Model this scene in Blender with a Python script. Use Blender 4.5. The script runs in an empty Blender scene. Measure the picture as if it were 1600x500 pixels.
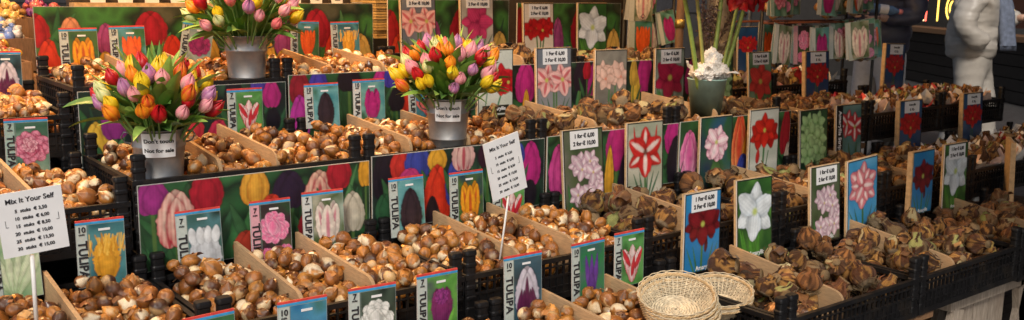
import bpy, bmesh, math, random
import numpy as np
from mathutils import Vector, Matrix, noise
rad = math.radians
random.seed(7); RNG = np.random.default_rng(7)
S = bpy.context.scene
COL = S.collection
# ------------------------------------------------------------------ camera
H = 1.33
f_px, yaw, pit, roll = 1503.3, 0.90237, 0.17564, 0.01514
sy, cy, sp, cp = math.sin(yaw), math.cos(yaw), math.sin(pit), math.cos(pit)
FW = Vector((cy*cp, sy*cp, -sp)); R0 = Vector((sy, -cy, 0)); U0 = Vector((cy*sp, sy*sp, cp))
RT = R0*math.cos(roll) + U0*math.sin(roll); UP = U0*math.cos(roll) - R0*math.sin(roll)
cam_d = bpy.data.cameras.new('camera'); cam = bpy.data.objects.new('camera', cam_d); COL.objects.link(cam)
cam.matrix_world = Matrix(((RT.x, UP.x, -FW.x, 0), (RT.y, UP.y, -FW.y, 0), (RT.z, UP.z, -FW.z, H), (0, 0, 0, 1)))
cam_d.sensor_width = 36; cam_d.lens = f_px/1600*36; cam_d.clip_start = .05; cam_d.clip_end = 300
cam_d.dof.use_dof = True; cam_d.dof.focus_distance = 2.35; cam_d.dof.aperture_fstop = 9
S.camera = cam
# ------------------------------------------------------------------ light
W = bpy.data.worlds.new('World'); S.world = W; W.use_nodes = True
nt = W.node_tree; bgn = nt.nodes['Background']; sky = nt.nodes.new('ShaderNodeTexSky')
sky.sky_type = 'NISHITA'; sky.sun_disc = False
SUN_EL, SUN_AZ = rad(42), rad(222)
sky.sun_elevation = SUN_EL; sky.sun_rotation = SUN_AZ; sky.air_density = 1; sky.dust_density = 4; sky.ozone_density = 1
nt.links.new(sky.outputs[0], bgn.inputs[0]); bgn.inputs[1].default_value = .072
sun_d = bpy.data.lights.new('sun', 'SUN'); sun_d.energy = 1.6; sun_d.angle = rad(10); sun_d.color = (1, .94, .85)
sun = bpy.data.objects.new('sun', sun_d); COL.objects.link(sun)
sd = Vector((math.sin(SUN_AZ)*math.cos(SUN_EL), math.cos(SUN_AZ)*math.cos(SUN_EL), math.sin(SUN_EL)))
sun.rotation_euler = sd.to_track_quat('Z', 'Y').to_euler()
S.view_settings.view_transform = 'Standard'; S.view_settings.look = 'None'
S.view_settings.exposure = .45; S.view_settings.gamma = 1
S.render.engine = 'CYCLES'
try: S.cycles.use_denoising = True
except Exception: pass
# ------------------------------------------------------------------ rays
def ray(x, y): return (FW*f_px + RT*(x-800) + UP*(250-y)).normalized()
def atY(x, y, Y): d = ray(x, y); return d*(Y/d.y) + Vector((0, 0, H))
def atD(x, y, D):                                    # point at horizontal forward distance D
    d = ray(x, y); return d*(D/(d.x*cy+d.y*sy)) + Vector((0, 0, H))
def proj(P):
    p = P-Vector((0, 0, H)); z = p.dot(FW)
    return 800+f_px*p.dot(RT)/z, 250-f_px*p.dot(UP)/z, z
YF = [1.3256, 1.7814, 2.2260, 2.7241]; ZT = [H-.713, H-.6065, H-.3852, H-.2157]; X0 = [.0928, .0643, .0487, .0557]
D = .3936; POST = .058; CH = .17                      # crate depth, post above wall, crate pitch
# ------------------------------------------------------------------ materials
MATS = {}
def mat(name, col=None, rough=.6, metal=0, vcol=False, scale=40, var=.25, bump=0, bscale=None, coat=0, rnd=0, emit=None, est=0, dark=None, wave=None, spec=.5, sss=0):
    if name in MATS: return MATS[name]
    m = bpy.data.materials.new(name); m.use_nodes = True; MATS[name] = m
    t = m.node_tree; n = t.nodes; L = t.links; p = n['Principled BSDF']
    p.inputs['Roughness'].default_value = rough; p.inputs['Metallic'].default_value = metal
    p.inputs['Coat Weight'].default_value = coat; p.inputs['Specular IOR Level'].default_value = spec
    tc = n.new('ShaderNodeTexCoord')
    nz = n.new('ShaderNodeTexNoise'); nz.inputs['Scale'].default_value = scale; nz.inputs['Detail'].default_value = 6
    L.new(tc.outputs['Object'], nz.inputs['Vector'])
    if wave:
        mp = n.new('ShaderNodeMapping'); mp.inputs['Scale'].default_value = wave; L.new(tc.outputs['Object'], mp.inputs[0]); L.new(mp.outputs[0], nz.inputs['Vector'])
    if vcol:
        a = n.new('ShaderNodeAttribute'); a.attribute_name = 'Col'; src = a.outputs['Color']
    else:
        r = n.new('ShaderNodeRGB'); r.outputs[0].default_value = (*col, 1); src = r.outputs[0]
    mr = n.new('ShaderNodeMapRange'); mr.inputs['From Min'].default_value = .3; mr.inputs['From Max'].default_value = .7
    mr.inputs['To Min'].default_value = 1-var; mr.inputs['To Max'].default_value = 1+var
    L.new(nz.outputs['Fac'], mr.inputs['Value'])
    val = mr.outputs[0]
    if rnd:
        oi = n.new('ShaderNodeObjectInfo'); m2 = n.new('ShaderNodeMapRange'); m2.inputs['To Min'].default_value = 1-rnd; m2.inputs['To Max'].default_value = 1+rnd
        L.new(oi.outputs['Random'], m2.inputs['Value']); mm = n.new('ShaderNodeMath'); mm.operation = 'MULTIPLY'
        L.new(val, mm.inputs[0]); L.new(m2.outputs[0], mm.inputs[1]); val = mm.outputs[0]
    vm = n.new('ShaderNodeVectorMath'); vm.operation = 'SCALE'
    L.new(src, vm.inputs[0]); L.new(val, vm.inputs['Scale'])
    out = vm.outputs[0]
    if dark:                                          # stain colour in patches
        n2 = n.new('ShaderNodeTexNoise'); n2.inputs['Scale'].default_value = scale*.35; n2.inputs['Detail'].default_value = 5
        L.new(tc.outputs['Object'], n2.inputs['Vector'])
        cr = n.new('ShaderNodeMapRange'); cr.inputs['From Min'].default_value = .52; cr.inputs['From Max'].default_value = .68; cr.inputs['To Max'].default_value = .75
        L.new(n2.outputs['Fac'], cr.inputs['Value'])
        mx = n.new('ShaderNodeMix'); mx.data_type = 'RGBA'; L.new(cr.outputs[0], mx.inputs[0]); L.new(out, mx.inputs[6]); mx.inputs[7].default_value = (*dark, 1)
        out = mx.outputs[2]
    L.new(out, p.inputs['Base Color'])
    if bump:
        b = n.new('ShaderNodeBump'); b.inputs['Strength'].default_value = bump; b.inputs['Distance'].default_value = .004
        nb = nz
        if bscale:
            nb = n.new('ShaderNodeTexNoise'); nb.inputs['Scale'].default_value = bscale; nb.inputs['Detail'].default_value = 4; L.new(tc.outputs['Object'], nb.inputs['Vector'])
        L.new(nb.outputs['Fac'], b.inputs['Height']); L.new(b.outputs[0], p.inputs['Normal'])
    if emit: p.inputs['Emission Color'].default_value = (*emit, 1); p.inputs['Emission Strength'].default_value = est
    return m
M_PLASTIC = mat('crate_plastic', (.007, .007, .008), .45, scale=30, var=.5, bump=.15, spec=.35, dark=(.030, .024, .019))
M_PLY = mat('plywood', (.46, .30, .16), .65, scale=9, var=.2, wave=(40, 6, 60), bump=.15, dark=(.20, .11, .055))
M_PLYEDGE = mat('board_edge', (.50, .34, .18), .7, scale=60, var=.25)
M_PRINT = mat('printed_card', vcol=True, rough=.32, scale=150, var=.07, bump=.05, coat=.3)
M_PRINTW = mat('printed_board', vcol=True, rough=.5, scale=120, var=.07, bump=.05)
M_PAPER = mat('white_paper', (.78, .79, .80), .6, scale=25, var=.05)
M_INK = mat('black_ink', (.02, .02, .025), .6)
M_INKW = mat('white_ink', (.8, .8, .8), .6)
M_RED = mat('red_print', (.62, .06, .05), .45); M_BLUE = mat('blue_print', (.04, .32, .62), .45)
M_STAKE = mat('white_stake', (.72, .72, .70), .45, var=.08)
M_BULB = mat('bulb_skin', vcol=True, rough=.30, scale=55, var=.5, bump=.3, bscale=110, rnd=.32, spec=.75)
M_AMA = mat('amaryllis_skin', vcol=True, rough=.27, scale=75, var=.6, bump=.8, bscale=90, rnd=.25)
M_GALV = mat('galvanised_metal', (.36, .37, .38), .42, metal=.75, scale=14, var=.3, bump=.1, dark=(.18, .17, .16))
M_TEAL = mat('teal_plastic', (.34, .52, .46), .5, scale=40, var=.12, bump=.1)
M_TEALSPK = mat('petal', vcol=True, rough=.45, scale=60, var=.1, spec=.4)
M_LEAF = mat('leaf', vcol=True, rough=.42, scale=50, var=.18)
M_WICK = mat('wicker', (.66, .56, .39), .55, scale=80, var=.3, bump=.2)
M_WICKR = mat('wicker_rim', (.60, .42, .22), .55, scale=60, var=.35, bump=.2)
M_WOOD = mat('weathered_wood', (.36, .30, .24), .75, scale=8, var=.3, wave=(30, 30, 3), dark=(.16, .10, .06), bump=.2)
M_WOODB = mat('brown_wood', (.22, .12, .06), .7, scale=10, var=.3, wave=(40, 40, 4))
M_WHITEPL = mat('white_plastic', (.62, .62, .60), .5, var=.1)
M_CANVAS = mat('awning_canvas', (.40, .38, .34), .85, var=.1)
M_DARK = mat('dark_paint', (.012, .011, .011), .5, scale=12, var=.3)
M_BROWNM = mat('cast_iron', (.16, .145, .125), .5, metal=.3, scale=20, var=.3, bump=.3, dark=(.10, .07, .05))
M_CRUMP = mat('crumpled_paper', (.80, .76, .70), .6, scale=20, var=.06, bump=.3, bscale=50)
M_CARTON = mat('cardboard', (.12, .11, .10), .8, scale=20, var=.2)
M_FOIL = mat('clear_wrap', (.6, .55, .5), .2, var=.2)
# ------------------------------------------------------------------ objects
def tag(o, label, cat, group=None, kind=None):
    if label: o['label'] = label
    if cat: o['category'] = cat
    if group: o['group'] = group
    if kind: o['kind'] = kind
    return o
def empty(name, loc, label, cat, group=None, rz=0):
    o = bpy.data.objects.new(name, None); COL.objects.link(o); o.location = loc; o.rotation_euler = (0, 0, rz)
    o.empty_display_size = .02
    return tag(o, label, cat, group)
def link(name, me, m=None, parent=None, loc=None):
    o = bpy.data.objects.new(name, me); COL.objects.link(o)
    if m is not None and not me.materials:
        for k in (m if isinstance(m, (list, tuple)) else [m]): me.materials.append(k)
    if parent: o.parent = parent
    if loc is not None: o.location = loc
    return o
class MB:
    def __init__(s): s.v = []; s.f = []; s.c = []; s.mi = []; s.smooth = []
    def add(s, v, f, col=None, mi=0, sm=False):
        b = len(s.v); s.v += [tuple(a) for a in v]; s.f += [tuple(i+b for i in q) for q in f]
        if col is None: col = (1, 1, 1)
        s.c += (list(col) if hasattr(col[0], '__len__') else [col]*len(v))
        s.mi += [mi]*len(f); s.smooth += [sm]*len(f); return s
    def box(s, a, b, col=None, mi=0, M=None, bev=0):
        x0, y0, z0 = a; x1, y1, z1 = b
        v = [Vector(p) for p in ((x0, y0, z0), (x1, y0, z0), (x1, y1, z0), (x0, y1, z0), (x0, y0, z1), (x1, y0, z1), (x1, y1, z1), (x0, y1, z1))]
        if M: v = [M@p for p in v]
        return s.add(v, [(0, 3, 2, 1), (4, 5, 6, 7), (0, 1, 5, 4), (1, 2, 6, 5), (2, 3, 7, 6), (3, 0, 4, 7)], col, mi)
    def tube(s, pts, r, seg=8, col=None, mi=0, caps=True, flat=1):
        pts = [Vector(p) for p in pts]; n = len(pts); rs = r if hasattr(r, '__len__') else [r]*n
        v = []; f = []; ref = Vector((.13, .27, .95))
        for i, p in enumerate(pts):
            t = (pts[min(i+1, n-1)]-pts[max(i-1, 0)]).normalized()
            a = t.cross(ref)
            if a.length < .05: a = t.cross(Vector((1, 0, 0)))
            a.normalize(); b = t.cross(a)
            for k in range(seg):
                an = 2*math.pi*k/seg; v.append(p+a*math.cos(an)*rs[i]+b*math.sin(an)*rs[i]*flat)
        for i in range(n-1):
            for k in range(seg):
                f.append((i*seg+k, i*seg+(k+1) % seg, (i+1)*seg+(k+1) % seg, (i+1)*seg+k))
        if caps: f.append(tuple(range(seg))[::-1]); f.append(tuple((n-1)*seg+k for k in range(seg)))
        return s.add(v, f, col, mi, True)
    def lathe(s, prof, seg=40, col=None, mi=0, M=None, sm=True):
        v = []; f = []
        for r, z in prof:
            for k in range(seg): an = 2*math.pi*k/seg; v.append(Vector((r*math.cos(an), r*math.sin(an), z)))
        for i in range(len(prof)-1):
            for k in range(seg): f.append((i*seg+k, i*seg+(k+1) % seg, (i+1)*seg+(k+1) % seg, (i+1)*seg+k))
        if M: v = [M@p for p in v]
        return s.add(v, f, col, mi, sm)
    def mesh(s, name):
        me = bpy.data.meshes.new(name); me.from_pydata([tuple(p) for p in s.v], [], s.f)
        me.polygons.foreach_set('material_index', s.mi); me.polygons.foreach_set('use_smooth', s.smooth)
        ca = me.color_attributes.new('Col', 'FLOAT_COLOR', 'POINT')
        a = np.ones((len(s.v), 4), np.float32); a[:, :3] = np.array(s.c, np.float32).reshape(-1, 3); ca.data.foreach_set('color', a.ravel())
        me.update(); return me
    def build(s, name, m, parent=None, loc=None): return link(name, s.mesh(name), m, parent, loc)
def extrude_poly(pts, d0, d1, axis='y'):               # outline in (a,z) extruded along axis
    n = len(pts); v = []
    for d in (d0, d1):
        for a, z in pts: v.append((a, d, z) if axis == 'y' else (d, a, z))
    f = [tuple(range(n)), tuple(range(2*n-1, n-1, -1))]
    for i in range(n): j = (i+1) % n; f.append((i, i+n, j+n, j))
    return v, f
_tc = {}
def text_mesh(body, size, bold=0, align='CENTER', depth=.0004, spacing=1.0):
    k = (body, size, bold, align, spacing)
    if k in _tc: return _tc[k]
    c = bpy.data.curves.new('lettering', 'FONT'); c.body = body; c.size = size; c.align_x = align; c.align_y = 'CENTER'; c.offset = bold
    c.extrude = depth; c.space_line = spacing; c.resolution_u = 3
    o = bpy.data.objects.new('lettering', c); COL.objects.link(o)
    bpy.context.view_layer.update()
    me = bpy.data.meshes.new_from_object(o.evaluated_get(bpy.context.evaluated_depsgraph_get())); me.name = 'lettering'; me.materials.clear()
    bpy.data.objects.remove(o); bpy.data.curves.remove(c); _tc[k] = me; return me
def put_text(body, size, parent, loc, m=None, bold=.0006, rz=0, align='CENTER', spacing=1.0):
    me = text_mesh(body, size, bold, align, .0003, spacing)
    if not me.materials: me.materials.append(m or M_INK)
    elif m and me.materials[0] != m: me = me.copy(); me.materials[0] = m
    o = link('lettering', me, None, parent, loc)
    o.rotation_euler = (Matrix.Rotation(rad(90), 3, 'X') @ Matrix.Rotation(rz, 3, 'Z')).to_euler(); return o
# ------------------------------------------------------------------ painted prints (vertex colours on a fine grid)
def srgb(h):
    c = [int(h[i:i+2], 16)/255 for i in (0, 2, 4)]
    return np.array([x/12.92 if x < .04 else ((x+.055)/1.055)**2.4 for x in c])
def smooth(e0, e1, x): t = np.clip((x-e0)/(e1-e0+1e-9), 0, 1); return t*t*(3-2*t)
class Pic:
    """canvas: height 1, width asp; y down"""
    def __init__(s, asp, n, seed=0):
        s.h = n; s.w = max(4, int(round(n*asp))); s.asp = asp
        ys = np.linspace(0, 1, s.h); xs = np.linspace(0, asp, s.w); s.X, s.Y = np.meshgrid(xs, ys)
        s.A = np.zeros((s.h, s.w, 3)); seed = abs(int(seed)); s.r = np.random.default_rng(seed); s.px = 1.0/n
    def noise(s, sc, seed=0):
        r = np.random.default_rng(abs(int(seed))+11); g = r.random((40, 80)); x = s.X*sc; y = s.Y*sc
        xi = np.floor(x).astype(int); yi = np.floor(y).astype(int); fx = x-xi; fy = y-yi; fx = fx*fx*(3-2*fx); fy = fy*fy*(3-2*fy)
        G = lambda a, b: g[b % 40, a % 80]
        return (G(xi, yi)*(1-fx)+G(xi+1, yi)*fx)*(1-fy)+(G(xi, yi+1)*(1-fx)+G(xi+1, yi+1)*fx)*fy
    def bg(s, cols, sc=3, seed=0):
        cols = [srgb(c) for c in cols]; n = s.noise(sc, seed)*.7+s.noise(sc*2.3, seed+5)*.3
        t = np.clip((n-.12)/.76, 0, 1)*(len(cols)-1); i = np.clip(t.astype(int), 0, len(cols)-2); fr = (t-i)[..., None]; C = np.array(cols)
        s.A = C[i]*(1-fr)+C[i+1]*fr; return s
    def blend(s, m, c): m = np.clip(m, 0, 1)[..., None]; s.A = s.A*(1-m)+c*m
    def petal(s, cx, cy_, w, h, ang, c1, c2=None, fringe=0, point=.6, vein=.12, stripe=None, rim=.45):
        a = rad(ang); dx = s.X-cx; dy = s.Y-cy_
        x = (dx*math.cos(a)+dy*math.sin(a)); y = (-dx*math.sin(a)+dy*math.cos(a))   # y from -h/2 (tip) to h/2 (base)
        v = y/(h/2); wid = (w/2)*np.sqrt(np.clip(1-v*v, 0, 1))*(1-point*.5*np.clip(-v, 0, 1))
        if fringe: wid = wid*(1+fringe*(s.noise(45, 3)-.5)*2*smooth(.6, -.9, v))
        wid = wid*(1+.10*(s.noise(26, int(abs(ang)+3))-.5)*2)
        e = s.px*.9
        sh = smooth(-w*.16, w*.05, wid-np.abs(x))*(np.abs(v) < 1.04)*.42; s.A = s.A*(1-sh[..., None])
        m = smooth(-e, e, wid-np.abs(x))*(np.abs(v) < 1)
        c1 = srgb(c1) if isinstance(c1, str) else c1; c2 = c1*.55 if c2 is None else (srgb(c2) if isinstance(c2, str) else c2)
        q = np.clip(np.abs(x)/(wid+1e-4), 0, 1)
        t = np.clip(q**2*rim+.35*smooth(-.1, 1, v)+vein*np.sin(x/(w+1e-6)*38), 0, 1)[..., None]
        col = c1*(1-t)+c2*t
        if stripe is not None:
            st = srgb(stripe); k = (smooth(.42, .12, q)*smooth(-1, -.4, v)+smooth(-.25, -1, v)*.0)[..., None]*.9; col = col*(1-k)+st*k
        col = col*(.70+.2*smooth(1, -1, x/(w/2+1e-6))+.36*s.noise(14, int(abs(cx*97+ang))))[..., None]; m = m[..., None]
        s.A = s.A*(1-m)+col*m
    def stem(s, x0, y0, x1, y1, w, c):
        dx, dy = x1-x0, y1-y0; L = dx*dx+dy*dy+1e-9; t = np.clip(((s.X-x0)*dx+(s.Y-y0)*dy)/L, 0, 1)
        d = np.hypot(s.X-x0-t*dx, s.Y-y0-t*dy); s.blend(smooth(w/2+s.px*.7, w/2-s.px*.7, d), srgb(c))
    def tulip(s, cx, cy_, w, h, c1, c2=None, fringe=0, stem=True, stripe=None, open_=0, sc='4c6b35'):
        if stem: s.petal(cx-w*.55, cy_+h*1.0, w*.34, h*1.3, -22, '35603a', '1c3a26', point=1); s.petal(cx+w*.5, cy_+h*1.05, w*.3, h*1.2, 20, '2f5a3c', '183424', point=1)
        if stem: s.stem(cx, cy_+h*.35, cx+w*.03, cy_+h*2.5, w*.12, sc)
        d1 = srgb(c1)*.6; k = dict(fringe=fringe, stripe=stripe)
        if not fringe and not open_:                      # closed egg: broad overlapping petals
            s.petal(cx, cy_-h*.03, w*.72, h*.95, 0, d1, c2, point=.5, stripe=stripe)
            s.petal(cx-w*.17, cy_+h*.02, w*.66, h*.96, 3, c1, c2, point=.75, stripe=stripe, rim=.6)
            s.petal(cx+w*.17, cy_+h*.02, w*.66, h*.96, -3, c1, c2, point=.75, stripe=stripe, rim=.6)
            s.petal(cx+w*.02, cy_+h*.07, w*.58, h*.86, 0, c1, c2, point=.8, stripe=stripe, rim=.7); return
        s.petal(cx-w*.17, cy_-h*.04, w*.5, h*.92, -6-open_, d1, c2, **k); s.petal(cx+w*.17, cy_-h*.04, w*.5, h*.92, 6+open_, d1, c2, **k)
        s.petal(cx-w*.25, cy_+h*.04, w*.52, h*.92, -7-open_*1.4, c1, c2, **k); s.petal(cx+w*.25, cy_+h*.04, w*.52, h*.92, 7+open_*1.4, c1, c2, **k)
        s.petal(cx, cy_+h*.05, w*.6, h*.9, 0, c1, c2, **k)
    def peony(s, cx, cy_, r, c1, c2, seed=1):
        R = np.random.default_rng(seed)
        for ring, n in ((.78, 11), (.55, 9), (.34, 7), (.12, 4)):
            for i in range(n):
                a = i/n*360+R.random()*30; aa = rad(a); x = cx+math.sin(aa)*r*ring*.75; y = cy_-math.cos(aa)*r*ring*.75
                s.petal(x, y, r*.62, r*.75, a if ring > .2 else 0, c1, c2, point=.2, vein=.2, rim=.9)
    def ama(s, cx, cy_, r, c1, c2=None, stripe=None, throat='b9c45a', rot=0, fringe=0, n=6):
        r = r*1.2
        for j in list(range(0, n, 2))+list(range(1, n, 2)):
            a = rot+j*360/n; aa = rad(a)
            s.petal(cx+math.sin(aa)*r*.52, cy_-math.cos(aa)*r*.52, r*(.66 if j % 2 == 0 else .80), r*1.04, a, c1, c2, fringe=fringe, point=.8, stripe=stripe, rim=.55, vein=.16)
        d = np.hypot(s.X-cx, s.Y-cy_); s.blend(smooth(r*.2, r*.05, d)*.9, srgb(throat))
    def leaves(s, n, c, y0=.62, seed=2, w=.035):
        R = np.random.default_rng(seed)
        for i in range(n):
            x = s.asp*(.2+.6*R.random()); s.petal(x+(R.random()-.5)*.1, y0+.22, w*2, .5+.2*R.random(), (x/s.asp-.5)*50+R.normal()*8, c, srgb(c)*.4, point=1)
    def rect(s, x0, y0, x1, y1, c): m = (s.X >= x0)*(s.X <= x1)*(s.Y >= y0)*(s.Y <= y1); s.blend(m*1., srgb(c))
    def border(s, w, c):
        m = (s.X < w)+(s.X > s.asp-w)+(s.Y < w)+(s.Y > 1-w); s.blend((m > 0)*1., srgb(c))
    def panel(s, W_, H_, th=.003, back=(.6, .58, .55)):
        """mesh: x 0..W, z 0..H, front at y=0 facing -y, thickness to +y"""
        w, h = s.w, s.h; xs = np.linspace(0, W_, w); zs = np.linspace(H_, 0, h); X, Z = np.meshgrid(xs, zs)
        fv = np.stack([X.ravel(), np.zeros(w*h), Z.ravel()], 1)
        idx = np.arange(w*h).reshape(h, w); q = np.stack([idx[:-1, :-1], idx[1:, :-1], idx[1:, 1:], idx[:-1, 1:]], -1).reshape(-1, 4)
        n0 = w*h; ev = np.array([(0, 0, 0), (W_, 0, 0), (W_, 0, H_), (0, 0, H_), (0, th, 0), (W_, th, 0), (W_, th, H_), (0, th, H_)], float)
        ef = np.array([(5, 4, 7, 6), (0, 4, 5, 1), (1, 5, 6, 2), (2, 6, 7, 3), (3, 7, 4, 0)])+n0
        me = bpy.data.meshes.new('picture'); V = np.vstack([fv, ev]); me.from_pydata(V.tolist(), [], q.tolist()+ef.tolist())
        col = np.ones((len(V), 4), np.float32); col[:n0, :3] = np.clip(s.A.reshape(-1, 3), 0, 1); col[n0:, :3] = back
        me.color_attributes.new('Col', 'FLOAT_COLOR', 'POINT').data.foreach_set('color', col.ravel())
        me.polygons.foreach_set('use_smooth', [False]*len(me.polygons)); me.update(); return me
# ------------------------------------------------------------------ setting
def ground():
    me = MB(); n = 60
    me.add([(-80, -80, 0), (80, -80, 0), (80, 80, 0), (-80, 80, 0)], [(0, 1, 2, 3)])
    m = bpy.data.materials.new('paving'); m.use_nodes = True; t = m.node_tree; p = t.nodes['Principled BSDF']; tc = t.nodes.new('ShaderNodeTexCoord')
    br = t.nodes.new('ShaderNodeTexBrick'); br.inputs['Scale'].default_value = 4.5; br.inputs['Color1'].default_value = (.075, .07, .068, 1); br.inputs['Color2'].default_value = (.05, .046, .045, 1)
    br.inputs['Mortar'].default_value = (.02, .02, .02, 1); br.inputs['Mortar Size'].default_value = .015
    t.links.new(tc.outputs['Object'], br.inputs['Vector']); t.links.new(br.outputs['Color'], p.inputs['Base Color']); p.inputs['Roughness'].default_value = .6
    b = t.nodes.new('ShaderNodeBump'); b.inputs['Strength'].default_value = .5; t.links.new(br.outputs['Fac'], b.inputs['Height']); b.invert = True; t.links.new(b.outputs[0], p.inputs['Normal'])
    o = me.build('pavement', m); o['kind'] = 'structure'
ground()
def cam_xy(dist, lat):                                  # a spot on the ground: metres ahead, metres to the right
    return Vector((cy*dist+sy*lat, sy*dist-cy*lat, 0))
# ------------------------------------------------------------------ crates
CW, CD = .594, .418
def crate_body():
    b = MB(); hw, hd = CW/2, CD/2; zt = CH-POST
    b.box((-hw+.004, -hd+.004, .004), (hw-.004, hd-.004, .010))
    def wall(L, fn):                                     # fn maps (a, d, z): a along wall, d outward
        def bx(a0, a1, d0, d1, z0, z1):
            v = [fn(a, d, z) for z in (z0, z1) for a, d in ((a0, d0), (a1, d0), (a1, d1), (a0, d1))]
            b.add(v, [(0, 3, 2, 1), (4, 5, 6, 7), (0, 1, 5, 4), (1, 2, 6, 5), (2, 3, 7, 6), (3, 0, 4, 7)])
        h = L/2
        bx(-h, h, -.012, 0, zt-.012, zt); bx(-h, h, -.008, -.001, 0, .016)
        bx(-h+.002, h-.002, -.010, -.006, .016, zt*.52); bx(-h, h, -.010, -.002, zt*.52, zt*.52+.006); bx(-h, h, -.010, -.003, zt*.28, zt*.28+.004); bx(-h, h, -.010, -.003, zt*.76, zt*.76+.004)
        n = int(L/.0215)
        for i in range(n+1):
            a = -h+i*L/n; bx(max(-h, a-.0022), min(h, a+.0022), -.0095, -.0025, .016, zt-.012)
    wall(CW, lambda a, d, z: (a, -hd-d, z)); wall(CW, lambda a, d, z: (a, hd+d, z))
    wall(CD-.026, lambda a, d, z: (-hw-d, a, z)); wall(CD-.026, lambda a, d, z: (hw+d, a, z))
    return b.mesh('crate_body')
def post_mesh():
    b = MB(); n = 16; w, d = .0165, .0125
    def ring(s, z): return [(math.copysign(abs(math.cos(t))**.5, math.cos(t))*w*s, math.copysign(abs(math.sin(t))**.5, math.sin(t))*d*s, z) for t in [2*math.pi*k/n for k in range(n)]]
    zs = [(1, -.001)]
    for k in range(5):
        z = .03+k*.027; zs += [(1, z), (.86, z+.003), (.86, z+.018), (1, z+.021)]
    zs += [(1, .164), (.93, .169), (.8, .1705)]
    v = []; f = []
    for s_, z in zs: v += ring(s_, z)
    for i in range(len(zs)-1):
        for k in range(n): f.append((i*n+k, i*n+(k+1) % n, (i+1)*n+(k+1) % n, (i+1)*n+k))
    f.append(tuple((len(zs)-1)*n+k for k in range(n))); b.add(v, f)
    return b.mesh('corner_post')
ME_BODY, ME_POST = crate_body(), post_mesh()
ME_BODY.materials.append(M_PLASTIC); ME_POST.materials.append(M_PLASTIC)
ROWN = ['front', 'second', 'third', 'back']
def crate(r, i, dz, label, group):
    o = empty('plastic_crate', (X0[r]+.6*(i+.5), YF[r]+D/2, ZT[r]-CH+dz), label, 'crate', group, rz=random.uniform(-.006, .006))
    link('basket_wall', ME_BODY, None, o)
    for sx in (-1, 1):
        for s_ in (-1, 1): link('corner_post', ME_POST, None, o, (sx*(CW/2-.018), s_*D/2, 0))
    return o
def dzf(r, i):
    if r == 2 and i == 0: return -.045
    if r == 3 and i == 0: return -.07
    if r == 2 and i >= 5: return -.05
    if r == 3 and i >= 4: return -.145 if i >= 5 else -.03
    if r == 0 and i >= 5: return -.01
    return 0
CR = {  # (row, index): what the crate holds / stands by
 (0, 0): 'tulip bulbs at the near left corner of the stall', (0, 1): 'tulip bulbs with the fluffy white tulip pack',
 (0, 2): 'tulip bulbs under the wicker baskets', (0, 3): 'amaryllis bulbs in front of the white amaryllis card, beside the baskets',
 (0, 4): 'amaryllis bulbs behind the pale trestle, with the pink striped amaryllis card', (0, 5): 'amaryllis bulbs with the white priced lily card at its back',
 (1, 0): 'tulip bulbs behind the large price sign, with the yellow fringed pack', (1, 1): 'tulip bulbs with the white crown, pink peony and flamed tulip packs',
 (1, 2): 'tulip bulbs holding the black tulip pack and the leaning price sign', (1, 3): 'amaryllis bulbs with the red and white starry amaryllis card',
 (1, 4): 'amaryllis bulbs with the scarlet amaryllis card at its back', (1, 5): 'amaryllis bulbs with the striped amaryllis card at its back',
 (1, 6): 'paper wrapped amaryllis between the two blue cards of red amaryllis', (1, 7): 'paper wrapped amaryllis at the far right of the second row',
 (2, 0): 'tulip bulbs with the pink double tulip pack at the left edge', (2, 1): 'tulip bulbs around the left bucket of tulips',
 (2, 2): 'tulip bulbs around the middle bucket of tulips', (2, 3): 'amaryllis bulbs with the pink lily card, left of the teal pot', (2, 4): 'amaryllis bulbs around the teal pot',
 (2, 5): 'amaryllis bulbs right of the teal pot', (2, 6): 'paper wrapped amaryllis with the tall blue card near the dark coat', (2, 7): 'paper wrapped amaryllis nearest the white coat',
 (3, 0): 'tulip bulbs with the purple and white tulip pack at the left edge', (3, 1): 'tulip bulbs around the rear bucket, under the orange tulip packs', (3, 2): 'tulip bulbs between the rear bucket and the amaryllis cards',
 (3, 3): 'amaryllis bulbs behind the middle bouquet', (3, 4): 'amaryllis bulbs under the white lily card', (3, 5): 'gold skinned bulbs beside the iron bell base', (3, 6): 'paper wrapped amaryllis under the hanging bulb packs'}
for (r, i), t in CR.items():
    crate(r, i, dzf(r, i), 'black crate of '+t, 'crates of bulbs in terraced rows')
for r, i, t in ((1, 0, 'the yellow fringed tulip pack'), (1, 1, 'the white crown tulip pack'), (1, 2, 'the leaning price sign'), (1, 3, 'the red and white starry amaryllis'), (1, 4, 'the scarlet amaryllis card'), (1, 5, 'the striped amaryllis card'),
                (2, 0, 'the pink double tulip pack'), (2, 1, 'the left tulip bucket'), (3, 0, 'the purple and white tulip pack'), (3, 1, 'the rear tulip bucket')):
    crate(r, i, dzf(r, i)-CH, 'black crate under the one with '+t, 'crates stacked under the others')
# benches
def bench(r, xa, xb, z, label, legs=True):
    o = empty('trestle_table', ((xa+xb)/2, YF[r]+D/2, 0), label, 'table')
    L = (xb-xa)/2; b = MB()
    for k in range(4): b.box((-L, -.2+k*.102, z-.022), (L, -.2+k*.102+.097, z))
    b.build('table_top', M_WOODB, o)
    if legs:
        n = max(2, int((xb-xa)/1.0)+1)
        for k in range(n):
            x = -L+.1+k*(2*L-.2)/(n-1)
            for s_ in (-1, 1):
                q = MB(); q.box((x-.022, s_*.17-.022, 0), (x+.022, s_*.17+.022, z-.022)); q.build('leg', M_WOODB, o)
bench(0, X0[0]+.02, X0[0]+2.5, ZT[0]-CH-.002, 'brown plank table under the front row of crates')
bench(1, X0[1]+.02, X0[1]+4.7, ZT[1]-2*CH-.002, 'brown plank table under the second row of crates')
bench(2, X0[2]+.02, X0[2]+2.9, ZT[2]-2*CH-.05, 'brown plank table under the third row of crates')
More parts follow.
